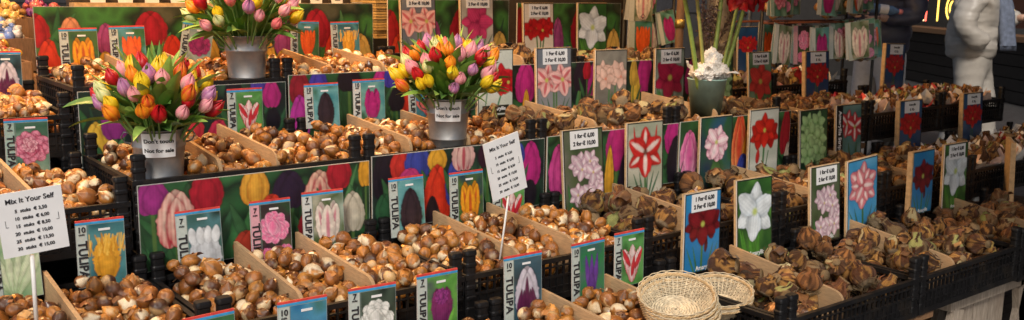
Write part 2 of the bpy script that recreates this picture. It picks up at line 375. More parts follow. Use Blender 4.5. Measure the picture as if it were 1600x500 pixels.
bench(3, X0[3]+.02, X0[3]+1.7, ZT[3]-2*CH-.08, 'brown plank table under the back row, left end')
bench(3, X0[3]+1.75, X0[3]+4.2, ZT[3]-CH-.15, 'brown plank table under the back row, right end')
bench(2, X0[2]+2.95, X0[2]+3.6, ZT[2]-CH-.06, 'short plank table under the teal pot crates')
# pale plank trestles of the front row
def plank_stand(x, label, y=YF[0]+.06, z=ZT[0]-CH-.012, spread=.36, n=3):
    o = empty('plank_trestle', (x, y, 0), label, 'trestle', 'pale plank trestles')
    b = MB(); b.box((-spread/2-.05, -.02, z-.05), (spread/2+.05, .3, z)); b.build('top_rail', M_WOOD, o)
    for sx in (-1, 1):
        q = MB(); M = Matrix.Translation((sx*spread/2, 0, z-.05)) @ Matrix.Rotation(sx*rad(-14), 4, 'Y')
        q.box((-.03, -.022, -(z-.05)), (.03, .0, 0), M=M); q.build('leg', M_WOOD, o)
        q = MB(); M = Matrix.Translation((sx*spread/2, .26, z-.05)) @ Matrix.Rotation(sx*rad(-14), 4, 'Y')
        q.box((-.03, -.022, -(z-.05)), (.03, .0, 0), M=M); q.build('leg', M_WOOD, o)
    q = MB()
    for k in range(n): a = -spread/2+.05+k*(spread-.1)/n; q.box((a, .01, .12), (a+(spread-.1)/n-.006, .026, z-.051))
    q.build('board_panel', M_WOOD, o)
plank_stand(X0[0]+2.95, 'pale wooden trestle under the crate nearest the basket end', spread=.42)
plank_stand(X0[0]+2.4+.95, 'pale wooden trestle with boards under the front right crate', spread=.30)
plank_stand(X0[0]+4.05, 'pale wooden trestle at the far right of the front row', spread=.3)
def white_stand(r, x, z, label):
    o = empty('folding_trestle', (x, YF[r]+.05, 0), label, 'trestle', 'white folding plastic trestles')
    for y in (0, .3):
        for s_ in (-1, 1):
            q = MB(); q.tube([(s_*.03, y, z-.03), (s_*.10, y, z-.10), (s_*.09, y, z-.16), (s_*.20, y, 0)], [.020, .022, .018, .02], 6); q.build('leg', M_WHITEPL, o)
    q = MB(); q.box((-.12, -.02, z-.03), (.12, .32, z)); q.box((-.1, -.005, z-.13), (.1, .01, z-.10)); q.build('top_rail', M_WHITEPL, o)
for r, i, t in ((2, 5.55, 'left of the striped amaryllis card'), (2, 6.62, 'between the two blue amaryllis cards'), (2, 7.45, 'behind the right blue amaryllis card'), (1, 7.5, 'at the far right of the second row')):
    white_stand(r, X0[r]+.6*i, ZT[r]-CH-.052 if r == 2 else ZT[r]-CH-.002, 'white folding trestle '+t)
# ------------------------------------------------------------------ plywood dividers
DIV = [(1, .63), (1, 1.33), (1, 1.61), (1, 2.30), (1, 2.60), (1, 3.42), (1, 4.40), (1, 5.4),
       (0, .35), (0, .68), (0, 1.33), (0, 1.67), (0, 2.26), (0, 2.60), (0, 3.44), (0, 4.39), (0, 5.5),
       (2, .67), (2, 1.37), (2, 1.60), (2, 2.28), (2, 2.60), (2, 3.45), (2, 4.42), (2, 5.43),
       (3, .60), (3, 1.33), (3, 1.62), (3, 2.31), (3, 2.62), (3, 3.6), (3, 4.45)]
DL = {(1, .63): 'just right of the large price sign stake', (1, 1.33): 'between the white crown and pink peony packs', (1, 1.61): 'between the pink peony and flamed tulip packs', (1, 2.30): 'between the black and the yellow flamed tulip packs',
 (1, 2.60): 'behind the stake of the leaning price sign', (1, 3.42): 'below the starry red and white amaryllis card', (1, 4.40): 'below the scarlet amaryllis card', (1, 5.4): 'left of the striped amaryllis card',
 (0, .35): 'at the near left corner', (0, .68): 'in the nearest left crate', (0, 1.33): 'left of the white fluffy tulip pack', (0, 1.67): 'behind the dark purple tulip pack', (0, 2.26): 'in front of the maroon and white tulip pack', (0, 2.60): 'touching the wicker baskets',
 (0, 3.44): 'between the white and pink amaryllis cards, front row', (0, 4.39): 'right of the pink striped amaryllis card, front row', (0, 5.5): 'under the white priced lily card',
 (2, .67): 'at the left edge above the large price sign', (2, 1.37): 'right beside the left bucket', (2, 1.60): 'under the red and white parrot tulip pack', (2, 2.28): 'under the magenta fringed tulip pack', (2, 2.60): 'right behind the middle bucket',
 (2, 3.45): 'below the pale pink lily card', (2, 4.42): 'right behind the teal pot', (2, 5.43): 'right of the green lily card', (3, .60): 'at the far left of the back row', (3, 1.33): 'behind the left bouquet', (3, 1.62): 'under the tilted purple tulip pack',
 (3, 2.31): 'right of the rear bucket', (3, 2.62): 'under the yellow fringed pack of the back row', (3, 3.6): 'behind the middle bouquet', (3, 4.45): 'under the white lily card'}
for r, q in DIV:
    y0, y1 = -D/2+.012, D/2-.012; zt = .172; zb = .012; zf = zt-random.uniform(.026, .036)
    if r == 0 and q > 3: zf = .172-.05
    R = .035; pts = [(y0, zb), (y1, zb), (y1, zt)]
    dx, dz_ = y0-y1, zf-zt; L = math.hypot(dx, dz_); e = (y0-dx/L*R, zf-dz_/L*R)
    for k in range(7):
        t = k/6; pts.append(((1-t)**2*e[0]+2*t*(1-t)*y0+t*t*y0, (1-t)**2*e[1]+2*t*(1-t)*zf+t*t*(zf-R)))
    v, f = extrude_poly(pts, -.0045, .0045, 'x'); b = MB(); b.add(v, f)
    o = b.build('plywood_divider', M_PLY); o.location = (X0[r]+.6*q, YF[r]+D/2, ZT[r]-CH+dzf(r, int(q))); o.rotation_euler = (0, random.uniform(-.03, .03), random.uniform(-.03, .03))
    bm = bmesh.new(); bm.from_mesh(o.data); bmesh.ops.recalc_face_normals(bm, faces=bm.faces); bm.to_mesh(o.data); bm.free()
    tag(o, 'plywood divider board '+DL[(r, q)], 'divider', 'plywood dividers in the crates')
# ------------------------------------------------------------------ bulb piles: where each bulb lies
def cells(r, i):
    e = [X0[r]+.6*i+.014]+[X0[r]+.6*q for a, q in DIV if a == r and int(q) == i]+[X0[r]+.6*(i+1)-.014]
    return [(e[k]+.005, e[k+1]-.005) for k in range(len(e)-1)]
def fill(x0, x1, y0, y1, zb, zf, R, jit, layers, block=[]):
    """drop balls on a sloping bed; returns centres"""
    pts = np.zeros((0, 4)); out = []
    area = (x1-x0)*(y1-y0); n = int(area/(math.pi*R*R)*.86*layers)
    for k in range(n):
        best = None
        for c in range(10):
            r = R*(1+jit*(RNG.random()*2-1)); x = x0+r*.9+RNG.random()*max(1e-3, (x1-x0-1.8*r)); y = y0+r*.9+RNG.random()*max(1e-3, (y1-y0-1.8*r))
            if any((x-bx)**2+(y-by)**2 < (br+r*.8)**2 for bx, by, br in block): continue
            z = zb+r
            if len(pts):
                d2 = (pts[:, 0]-x)**2+(pts[:, 1]-y)**2; rr = (pts[:, 3]+r)*.93; m = d2 < rr*rr
                if m.any(): z = max(z, float((pts[m, 2]+np.sqrt(rr[m]**2-d2[m])*.9).max()))
            lim = zf+(y-y0)/(y1-y0)*.03+.012*math.sin(x*31+y*17)
            sc = z-lim
            if best is None or sc < best[0]: best = (sc, x, y, z, r)
        if best and best[0] < 0: pts = np.vstack([pts, best[1:]]); out.append(best[1:])
    return out
# ------------------------------------------------------------------ printed picture designs
PKA = .66
def p_tulip_pack(kind, seed):
    P = Pic(PKA, 84, seed)
    A = P.asp
    B = {'fringe_y': ['2d5f66', '4f8a8f', '2b5560'], 'crown_w': ['33584f', '4c7a80', '20352f'], 'peony_p': ['2b4a2d', '3b2230', '50703c'], 'flame_w': ['9fb0a0', '4d5f38', 'b7b4a0'],
         'black': ['3d8089', '69a3a5', '2f6247'], 'flame_y': ['2b4a3a', '4a6a2d', '24384c'], 'parrot': ['3f7d33', '5b9a54', '2c5a2b'], 'magenta': ['3f8890', '75a8a0', '2a5a3a'],
         'orange': ['5a9dae', '3c6b42', '2b5234'], 'purple_t': ['6b8a94', '9aa7a0', '4d5a44'], 'double_pr': ['5c8f82', '39604b', '7fa18d'], 'maroon_w': ['27414f', '3a5c6a', '1d2c30'],
         'salmon': ['2a6f9c', '4a8fb0', '3c6a44'], 'fluffy_w': ['2a3c33', '46584a', '1e2a24'], 'dark_fringe': ['3f7d33', '5d9a45', '46305a'], 'violet': ['3e5f60', '2f7c4a', '4b5a70'], 'greenleaf': ['5f8a4d', 'b9c4a0', '7da37a']}[kind]
    P.bg(B, 3.2, seed)
    cx = A*.6; 
    if kind == 'fringe_y':
        P.petal(.2, .95, .1, .4, -20, '4a7a46'); P.tulip(cx, .60, .40, .62, 'dca032', 'b8741c', fringe=.35)
        R = np.random.default_rng(3)
        for k in range(46):
            x = cx+R.normal()*.12; P.stem(x, .42+R.random()*.1, x+R.normal()*.05, .16+R.random()*.14, .018, ['e2a93a', 'c98a25', 'efc257'][k % 3])
    elif kind == 'crown_w':
        P.tulip(cx, .58, .48, .72, 'c9cfd4', 'aab0b8'); [P.petal(cx-.17+.115*k, .33, .13, .26, -8+5*k, 'd8dde0', 'b6bcc2', point=.3) for k in range(4)]
    elif kind in ('peony_p',):
        P.peony(cx-.02, .38, .27, 'e0709c', 'f0b4cb', 3); P.peony(cx-.16, .82, .15, 'd9588c', 'eba6c2', 4); P.peony(cx+.16, .80, .15, 'd65a90', 'f0b0c8', 5)
    elif kind == 'flame_w': P.tulip(cx, .55, .50, .84, 'e2d9cc', 'c9b4a8', stripe='c8788a', open_=2)
    elif kind == 'black': P.tulip(cx, .55, .44, .80, '33262e', '17141c')
    elif kind == 'flame_y': P.tulip(cx, .53, .42, .80, 'e4a422', 'c0501c', stripe='b8451e', open_=1)
    elif kind == 'parrot':
        for k, (x, y, a) in enumerate(((-.14, .5, -22), (.14, .5, 22), (0, .45, 0), (-.07, .62, -10), (.08, .62, 12), (0, .7, 0))): P.petal(cx+x*.9, y, .22, .5, a, 'e8dfdc', 'c0273c', point=.8, vein=.5, rim=.8, fringe=.3)
        for k, (x, y, a) in enumerate(((-.17, .45, -30), (.19, .5, 26), (.03, .62, 8))): P.petal(cx+x*.9, y, .1, .42, a, 'c8303c', 'a01c30', point=.9)
    elif kind == 'magenta': P.tulip(cx, .55, .46, .78, 'b8307e', '7c1a58', fringe=.3)
    elif kind == 'orange':
        for x, a in ((-.13, -12), (.13, 14), (-.04, -4), (.07, 5), (0, 0)): P.petal(cx+x, .56, .21, .74, a, 'e8662a', 'c23c1c', point=.9)
    elif kind == 'purple_t': P.peony(cx, .50, .33, '9c3270', '6d2056', 5)
    elif kind == 'double_pr': P.peony(cx, .50, .36, 'd890a8', 'a02450', 7); P.peony(cx-.03, .45, .16, 'e4b4c0', 'a8305a', 8)
    elif kind == 'maroon_w':
        P.tulip(cx, .54, .46, .80, 'c9c4cf', 'a59fb4')
        for x, a, h in ((-.14, 10, .45), (.14, -10, .45), (0, 0, .62), (-.07, 4, .4), (.08, -4, .4)): P.petal(cx+x, .72-.1*(h > .5), .10, h, a, '5a2348', '3c1834', point=1)
    elif kind == 'salmon':
        for x, a in ((-.22, -50), (.22, 50), (-.12, -24), (.13, 26), (0, 0)): P.petal(cx+x*.8, .58-.06*(a == 0), .17, .56, a, 'd8706a', 'b04a50', point=1)
    elif kind == 'fluffy_w': P.peony(cx-.02, .52, .36, 'e4e6e2', 'b9bfb8', 2)
    elif kind == 'dark_fringe': P.tulip(cx, .58, .48, .70, '7a2862', '4c1a44', fringe=.3); P.peony(cx, .40, .17, '963a86', '5a2058', 8); P.petal(cx+.2, .9, .1, .5, 20, '6fb04a')
    elif kind == 'violet':
        for x, a in ((-.09, -7), (.09, 7), (0, 0)): P.petal(cx+x*1.1, .52, .11, .7, a, '6a3f9a', '46266e', point=1)
        P.petal(cx, .72, .17, .4, 0, '5c3488', '3d2264')
    elif kind == 'greenleaf':
        for k in range(6): P.petal(.1+.09*k, .6, .12, .8, -30+12*k, 'c9d3b4', '6b9a5a', point=1)
    strip = {'peony_p': 'd9a3ae', 'double_pr': '9db7ac', 'flame_w': 'c9cdc8', 'magenta': 'cfd4cf'}.get(kind, 'b9c3bd')
    P.rect(0, 0, A*.23, 1, strip); P.rect(A*.235, 0, A*.25, 1, '6f7f7a')
    P.border(.012, '9aa5a4')
    return P
def p_ama(kind, seed):
    A = .66; P = Pic(A, 96, seed); c = A/2
    if kind == 'hyac': # speckled pink bunch
        P.bg(['2b3a2a', '4a5a3c', '6b6a60'], 4, seed); R = np.random.default_rng(5)
        P.petal(.1, .9, .06, .5, -10, '3c6a3a'); P.petal(.5, .9, .06, .5, 12, '3c6a3a')
        for k in range(13): P.ama(.08+R.random()*.5, .40+R.random()*.45, .12, 'd8bcc6', 'a9809a', stripe='e6dade', throat='c8b070', rot=R.random()*60)
    elif kind == 'star_rw':
        P.bg(['b9b9a8', '9aa08c', 'c8c4b4'], 2, seed)
        for x in (-.14, -.07, .03, .1, .17): P.petal(c+x, .85, .03, .4, x*160, '3f6a4a', point=1)
        P.stem(c, .6, c, 1, .035, '4b7040'); P.ama(c, .40, .27, 'c92c2c', 'a01c20', stripe='e8dcd4', throat='5a2a20', rot=0)
        for x in (-.2, .2): P.petal(c+x, .16, .03, .22, x*30, 'c93030', point=1)
    elif kind == 'double_pk':
        P.bg(['24344e', '2d5a38', '31508a'], 2.5, seed); P.petal(c, .9, .3, .6, 0, '3e6a3a')
        P.peony(c, .40, .25, 'ecc9d6', 'b8507e', 4); P.ama(c, .36, .2, 'f0d4dc', 'c25c86', stripe='f4e4e8', rot=20)
    elif kind == 'scarlet':
        P.bg(['b8bdb4', 'd0d2c8', '8fa090'], 2, seed); P.stem(c, .5, c-.03, 1, .04, '3d7040'); P.stem(c+.1, .6, c+.02, .95, .02, '3d7040')
        P.ama(c-.12, .36, .17, 'b8221c', '7c1414', rot=10); P.ama(c+.13, .36, .17, 'a81c1a', '701010', rot=-10); P.ama(c, .30, .2, 'cf2a20', '8a1616'); P.petal(c-.14, .66, .09, .2, 8, 'b82a26')
        P.rect(.1, .86, .52, 1, '15181a')
    elif kind == 'green':
        P.bg(['2b5a3a', '1e3a2c', '4c7a4a'], 3, seed); R = np.random.default_rng(2)
        for x, y in ((.18, .22), (.42, .2), (.3, .36), (.14, .46), (.46, .44), (.3, .58), (.45, .66), (.17, .68)): P.ama(x, y, .15, 'b4d89a', '6fa860', throat='5f9040', rot=R.random()*60)
        P.petal(.2, .95, .05, .3, -8, '3f7a3f')
    elif kind == 'striped':
        P.bg(['5f8a8a', '41706c', '88a29c'], 3, seed); P.petal(.35, .85, .05, .5, -8, '3f6a3f'); P.petal(.5, .85, .05, .5, 8, '3f6a3f')
        P.ama(.28, .30, .18, 'c8404a', 'a82030', stripe='e8e0dc', rot=15); P.ama(.48, .36, .19, 'cc3a44', 'a82030', stripe='eee4e0', rot=0); P.rect(0, 0, .17, 1, '15181a')
    elif kind == 'blue_red':
        P.bg(['27527e', '1f4068', '356a94'], 2, seed); P.stem(c, .5, c, 1, .03, '3d6a3c'); P.stem(c-.06, .5, c-.05, 1, .02, '3d6a3c')
        for x, y, a in ((-.17, .38, 0), (.17, .38, 20), (-.05, .36, 30), (.07, .36, 10), (0, .46, 0)): P.ama(c+x, y, .14, 'c0262a', '7c1418', rot=a)
    elif kind == 'dark_red':
        P.bg(['2f86b8', '2a78b4', '3f96c4'], 2, seed); P.stem(c, .5, c-.01, 1, .035, '4b7a38')
        for x in (-.2, -.12, .14, .2): P.petal(c+x, .86, .025, .42, x*120, '4b8040', point=1)
        P.petal(c+.07, .66, .06, .2, 6, '5a1620'); P.ama(c-.12, .40, .17, '6e1620', '3a0c14', rot=20); P.ama(c+.14, .40, .17, '6a141e', '3a0c14', rot=-10); P.ama(c, .40, .22, '7c1a22', '420e16')
    elif kind == 'white_lily':
        P.bg(['3f7030', '2c5228', '5c9040'], 3, seed); P.leaves(5, '4f8a34', .7, 3)
        P.ama(c, .42, .30, 'dfe6ea', 'aebcc8', throat='b8c860', rot=8)
    elif kind == 'pink_trumpet':
        P.bg(['8a8a8c', '70767e', '5c6470'], 2, seed); P.stem(c-.02, .6, c-.02, 1, .03, '4b7040'); P.stem(c+.03, .6, c+.03, 1, .03, '4b7040')
        for x in (-.18, -.1, .14, .2): P.petal(c+x, .88, .025, .35, x*140, '3d6a40', point=1)
        P.ama(c-.15, .46, .2, 'e8c0b8', 'd07c7c', stripe='c8505a', rot=12); P.ama(c+.15, .46, .2, 'ecc4bc', 'd07c7c', stripe='c8505a', rot=-12)
    elif kind == 'peach':
        P.bg(['6b665e', '8a857a', '4a4a44'], 6, seed); P.stem(c-.04, .5, c-.06, 1, .03, '4b7a48'); P.stem(c+.08, .5, c+.08, 1, .03, '4b7a48'); P.petal(c, .85, .05, .4, 5, '4f8050')
        for x, y, a in ((-.18, .34, 0), (-.03, .40, 20), (.12, .34, 40), (.2, .42, 10), (-.12, .44, 30)): P.ama(c+x, y, .15, 'e4bfae', 'c88f7c', throat='d87c60', rot=a)
    elif kind == 'crimson':
        P.bg(['2d6a3c', '9aa89a', '264a34'], 4, seed); P.leaves(4, '3d8040', .7, 3); P.ama(c, .46, .29, 'b0244c', '7c1434', rot=10)
    elif kind == 'pink_ruby':
        P.bg(['b9b2a6', 'a09c92', 'cdc6ba'], 2, seed); P.stem(c, .55, c, 1, .035, '4b7040')
        for x in (-.2, -.1, .12, .2): P.petal(c+x, .85, .03, .42, x*150, '466a48', point=1)
        P.ama(c, .46, .26, 'c23a6c', '8c1c48', throat='7c1840', rot=30)
    elif kind == 'red_trio':
        P.bg(['d8cfc0', 'cbbfae', 'e0d8cc'], 2, seed); [P.stem(c+x, .5, c+x*.3, 1, .03, '4b7040') for x in (-.06, .04, .12)]
        for x, y, a in ((-.18, .44, 0), (.18, .40, 20), (-.04, .42, 30), (.08, .46, 10)): P.ama(c+x, y, .15, 'b81c20', '7c1014', rot=a)
    elif kind == 'red_salmon':
        P.bg(['3d7040', '7c9a7c', '2c5234'], 3, seed); P.ama(c, .55, .3, 'd8443c', 'a82828', rot=10); P.petal(c-.1, .9, .06, .3, -10, '4f9044'); P.petal(c+.2, .92, .09, .14, 0, 'b02038')
    elif kind == 'pink_star':
        P.bg(['4f97c0', '3a86b6', '6aaacc'], 2, seed); P.stem(c, .6, c+.01, 1, .04, '3f6a40')
        for x in (-.2, -.12, .14, .22): P.petal(c+x, .84, .03, .4, x*150, '3a6648', point=1)
        P.ama(c, .36, .26, 'd08088', 'a83048', stripe='e8d0cc', throat='a84a50', rot=5); P.ama(c, .36, .2, 'd88c90', 'a83048', stripe='ecd8d4', throat='a84a50', rot=35); P.rect(.12, .9, .54, 1, '15181a')
    elif kind == 'red_white_bg':
        P.bg(['b9beb4', 'cfd2c6', '9aa89a'], 2.5, seed); P.stem(c+.15, .55, c-.02, 1, .03, '3f7a54'); P.stem(c-.15, .6, c-.2, .9, .02, '4b7a5c')
        P.ama(c+.1, .45, .2, 'c8242c', '8c1420', rot=0); P.ama(c+.24, .5, .16, 'b81c26', '7c1018', rot=25); P.rect(.08, .84, .58, .96, '22261f')
    P.border(.014, '20221f')
    return P
# ------------------------------------------------------------------ cards
def place(xl, yl, xr, yr, yb, Y):
    a, b = atY(xl, yl, Y), atY(xr, yr, Y); m = atY((xl+xr)/2, yb, Y)
    w = b.x-a.x; zt = (a.z+b.z)/2; return a, w, zt, zt-m.z, math.atan2(b.z-a.z, w)
def tulip_pack(r, kind, num, px, label, Y=None, rot=0, hfix=None, header=True):
    Y = Y or YF[r]+D-.032
    a, w, zt, h, _ = place(*px, Y); w = min(max(w, .098), .112); h = min(max(h+.014, .128), .17) if hfix is None else hfix
    global PKA; PKA = w/(h-.010)
    o = empty('tulip_pack', (a.x+w/2, Y, zt-h), label, 'tulip pack', 'tulip packs standing in the crates')
    o.rotation_euler = (rad(random.uniform(-5, -1)), rad(rot+random.uniform(-1.5, 1.5)), rad(random.uniform(-3, 3)))
    P = p_tulip_pack(kind, len(kind)+int(px[0])); me = P.panel(w, h-.010, .003); link('picture', me, M_PRINT, o, (-w/2, 0, 0))
    b = MB(); b.box((-w/2, -.0005, h-.0095), (w/2, .0035, h-.0045)); b.build('blue_band', M_BLUE, o)
    b = MB(); b.box((-w/2, -.0005, h-.0045), (w/2, .0035, h)); b.build('red_band', M_RED, o)
    b = MB(); b.box((w*.08-.012, -.0012, h-.026), (w*.08+.012, .0002, h-.021)); b.build('hang_slot', M_PAPER, o)
    put_text('TULIPA', min(.027, h*.172), o, (-w/2+w*.115, -.0014, h*.42), bold=.0007, rz=rad(-90))
    put_text(str(num), .017, o, (-w/2+w*.115, -.0014, h*.86), bold=.0004)
    put_text('stuks', .006, o, (-w/2+w*.115, -.0014, h*.795), bold=.0001)
    return o
def ama_card(r, kind, px, label, price=None, Y=None, rot=0, wood=False, name=True, rz=0, th=.006, hfix=None):
    Y = Y or YF[r]+D-.032
    a, w, zt, h, _ = place(*px, Y); w = min(max(w, .148), .172); h = hfix or w*1.5
    o = empty('amaryllis_card', (a.x+w/2, Y, zt-h), label, 'flower card', 'amaryllis cards standing in the crates')
    o.rotation_euler = (rad(random.uniform(-5, -1)), rad(rot), rad(rz+random.uniform(-2, 2)))
    P = p_ama(kind, len(kind)+int(px[0])); link('picture', P.panel(w, h, .004), M_PRINT, o, (-w/2, 0, 0))
    b = MB(); t = .012 if wood else .006
    b.box((-w/2-(.009 if wood else .002), .0045, -.002), (w/2+.002, .0045+t, h+.002)); 
    if wood: b.box((-w/2-.009, -.0015, -.002), (-w/2-.0005, .0045, h+.002))
    b.build('wooden_backing', M_PLYEDGE, o)
    if price:
        pw, ph = (w*.70, h*.22) if price != 'small' else (w*.66, h*.19)
        b = MB(); b.box((-pw/2+w*.02, -.0014, h*.985-ph), (pw/2+w*.02, -.0004, h*.985)); q = b.build('price_label', M_PAPER, o)
        if price == 'small':
            put_text('Amaryllis', .014, q, (w*.02, -.0018, h*.985-ph*.3), bold=.0003); put_text('\u20ac 10,-', .015, q, (w*.02, -.0018, h*.985-ph*.72), bold=.0004)
        else:
            s_ = pw*.148; f_ = 'for' if price == 'for' else 'For'
            put_text('1 %s \u20ac 6,00' % f_, s_, q, (w*.02, -.0018, h*.985-ph*.3), bold=.0008); put_text('2 %s \u20ac 10,00' % f_, s_, q, (w*.02, -.0018, h*.985-ph*.72), bold=.0008)
    if kind in ('white_lily', 'pink_star', 'scarlet', 'dark_red', 'red_white_bg', 'hyac'): put_text('Amaryllis', .018, o, (w*.05, -.0012, h*(.11 if kind == 'red_white_bg' else .055)), M_INKW, bold=.0003)
    if kind == 'striped': put_text('Amaryllis Striped', .026, o, (-w/2+w*.13, -.0012, h*.56), M_INKW, bold=.0006, rz=rad(-90))
    return o
T = tulip_pack
T(1, 'fringe_y', 10, (117, 346, 193, 339, 437), 'yellow fringed tulip pack right of the large price sign')
T(1, 'crown_w', 7, (277, 333, 347, 323, 440), 'white crown tulip pack in front of the big red and white tulip print')
T(1, 'peony_p', 7, (391, 316, 456, 310, 410), 'pink peony tulip pack between the white crown and flamed packs')
T(1, 'flame_w', 7, (474, 302, 537, 295, 375), 'creamy white tulip pack with pink flames')
T(1, 'black', 10, (612, 279, 665, 274, 360), 'black tulip pack in the second row, by the red tulip print')
T(1, 'flame_y', 10, (706, 270, 756, 265, 345), 'yellow tulip pack with red flames, left of the leaning price sign')
T(1, 'parrot', 10, (772, 284, 822, 276, 345), 'red and white parrot tulip pack half hidden by the leaning price sign', hfix=.15)
T(1, 'greenleaf', 7, (-22, 358, 48, 350, 460), 'pale green leafy pack behind the stake of the large price sign')
T(2, 'parrot', 7, (355, 141, 410, 135, 200), 'red and white parrot tulip pack between the left bouquet and black tulip', rot=-1)
T(2, 'black', 10, (478, 132, 530, 128, 192), 'black tulip pack in the third row, under the rear plywood boards')
T(2, 'magenta', 10, (552, 125, 602, 122, 175), 'magenta fringed tulip pack left of the middle bouquet')
T(2, 'salmon', 10, (640, 130, 690, 126, 175), 'orange red tulip pack mostly hidden behind the middle bouquet')
T(2, 'double_pr', 7, (4, 188, 73, 182, 262), 'pink and white double tulip pack at the left edge', Y=YF[2]+D-.032)
T(3, 'maroon_w', 7, (-28, 81, 23, 79, 150), 'purple and white tulip pack cut by the left edge')
T(3, 'flame_y', 10, (93, 45, 152, 42, 115), 'yellow flamed tulip pack above the left bouquet, back row')
T(3, 'orange', 10, (172, 41, 227, 39, 92), 'orange tulip pack left of the tilted one, back row')
T(3, 'purple_t', 10, (276, 31, 325, 40, 87), 'purple tulip pack tilted to the right, back row', rot=9)
T(3, 'orange', 10, (453, 33, 498, 31, 75), 'orange tulip pack right of the rear bucket')
T(3, 'fringe_y', 10, (519, 34, 562, 33, 72), 'yellow fringed tulip pack right of the rear bucket, back row')
T(0, 'orange', 7, (290, 499, 337, 491, 540), 'blue and red top corner of a tulip pack at the bottom edge')
T(0, 'salmon', 10, (433, 474, 510, 462, 500), 'salmon pointed tulip pack on blue at the bottom edge', hfix=.16)
T(0, 'fluffy_w', 7, (546, 455, 618, 440, 500), 'fluffy white tulip pack at the bottom edge')
T(0, 'dark_fringe', 7, (652, 433, 716, 418, 500), 'dark purple fringed tulip pack in the front row')
T(0, 'maroon_w', 10, (791, 402, 848, 393, 490), 'white tulip pack with maroon flames, front row')
T(0, 'violet', 10, (896, 381, 948, 373, 460), 'slender violet tulip pack in the front row')
T(0, 'parrot', 7, (963, 365, 1008, 357, 437), 'red and white parrot tulip pack in the front row, by the baskets')
K = ama_card
K(0, 'dark_red', (1073, 303, 1130, 297, 420), 'bright blue card of a dark red amaryllis with price label', 'For')
K(0, 'white_lily', (1160, 285, 1213, 275, 400), 'green card of a white amaryllis without price, front row')
K(0, 'hyac', (1275, 262, 1322, 257, 365), 'card of many pale pink blooms with price label, front row', 'for')
K(0, 'pink_star', (1334, 250, 1378, 245, 345), 'sky blue card of a striped pink amaryllis, leaning left', rot=-3.5)
K(0, 'dark_red', (1430, 237, 1464, 235, 323), 'blue card of a dark red amaryllis without price label', wood=True)
K(0, 'white_lily', (1482, 227, 1517, 222, 310), 'green card of a white amaryllis with price label', 'For')
K(0, 'blue_red', (1572, 225, 1610, 212, 300), 'turned wooden card of red amaryllis at the right edge', 'small', wood=True, rz=32)
K(1, 'hyac', (886, 206, 950, 199, 300), 'priced card of pale pink blooms in the second row', 'for')
K(1, 'star_rw', (984, 194, 1040, 188, 287), 'card of a red and white starry amaryllis')
K(1, 'double_pk', (1098, 185, 1147, 180, 270), 'card of a double pink and white amaryllis on dark blue')
K(1, 'scarlet', (1175, 172, 1222, 169, 262), 'pale card of scarlet amaryllis with a black name strip')
K(1, 'green', (1258, 173, 1299, 171, 252), 'card covered in lime green amaryllis stars, second row')
K(1, 'striped', (1314, 167, 1352, 161, 240), 'teal card with a black side strip and red striped amaryllis')
K(1, 'blue_red', (1412, 158, 1446, 156, 230), 'blue red-amaryllis card on wood, left one of the second row', 'small', wood=True)
K(1, 'blue_red', (1512, 147, 1541, 144, 213), 'blue red-amaryllis card on wood, right one of the second row', 'small', wood=True)
K(2, 'red_white_bg', (748, 78, 803, 77, 178), 'card of red amaryllis on white beside the middle bouquet', hfix=.225)
K(2, 'pink_trumpet', (842, 75, 897, 75, 158), 'priced grey card of two pale pink striped trumpets, third row', 'For')
K(2, 'peach', (933, 78, 982, 78, 150), 'grey card of a cluster of peach white amaryllis')
K(2, 'crimson', (1027, 76, 1072, 76, 150), 'priced card of a crimson amaryllis left of the teal pot', 'for')
K(2, 'green', (1112, 85, 1149, 85, 155), 'lime green amaryllis card right behind the teal pot')
K(2, 'red_salmon', (1176, 82, 1211, 81, 152), 'priced card of a salmon red amaryllis right of the teal pot', 'For')
K(2, 'blue_red', (1266, 81, 1300, 80, 150), 'blue red-amaryllis card on wood under the hanging packs', 'small', wood=True)
K(2, 'blue_red', (1387, 69, 1416, 68, 138), 'tall blue red-amaryllis card on wood beside the dark coat', 'small', wood=True, rot=2)
K(3, 'pink_trumpet', (628, -12, 683, -12, 72), 'priced card of pink striped trumpets at the top edge', 'For')
K(3, 'pink_ruby', (722, -10, 773, -10, 72), 'priced card of a ruby pink amaryllis at the top edge', 'For')
K(3, 'red_trio', (821, 5, 868, 5, 75), 'priced cream card of red amaryllis on three stems', 'For')
K(3, 'white_lily', (906, 5, 950, 5, 73), 'green card of a white amaryllis in the back row')
K(3, 'blue_red', (1157, 43, 1187, 41, 100), 'small blue card of red amaryllis right of the iron bell base', Y=YF[3]+D)
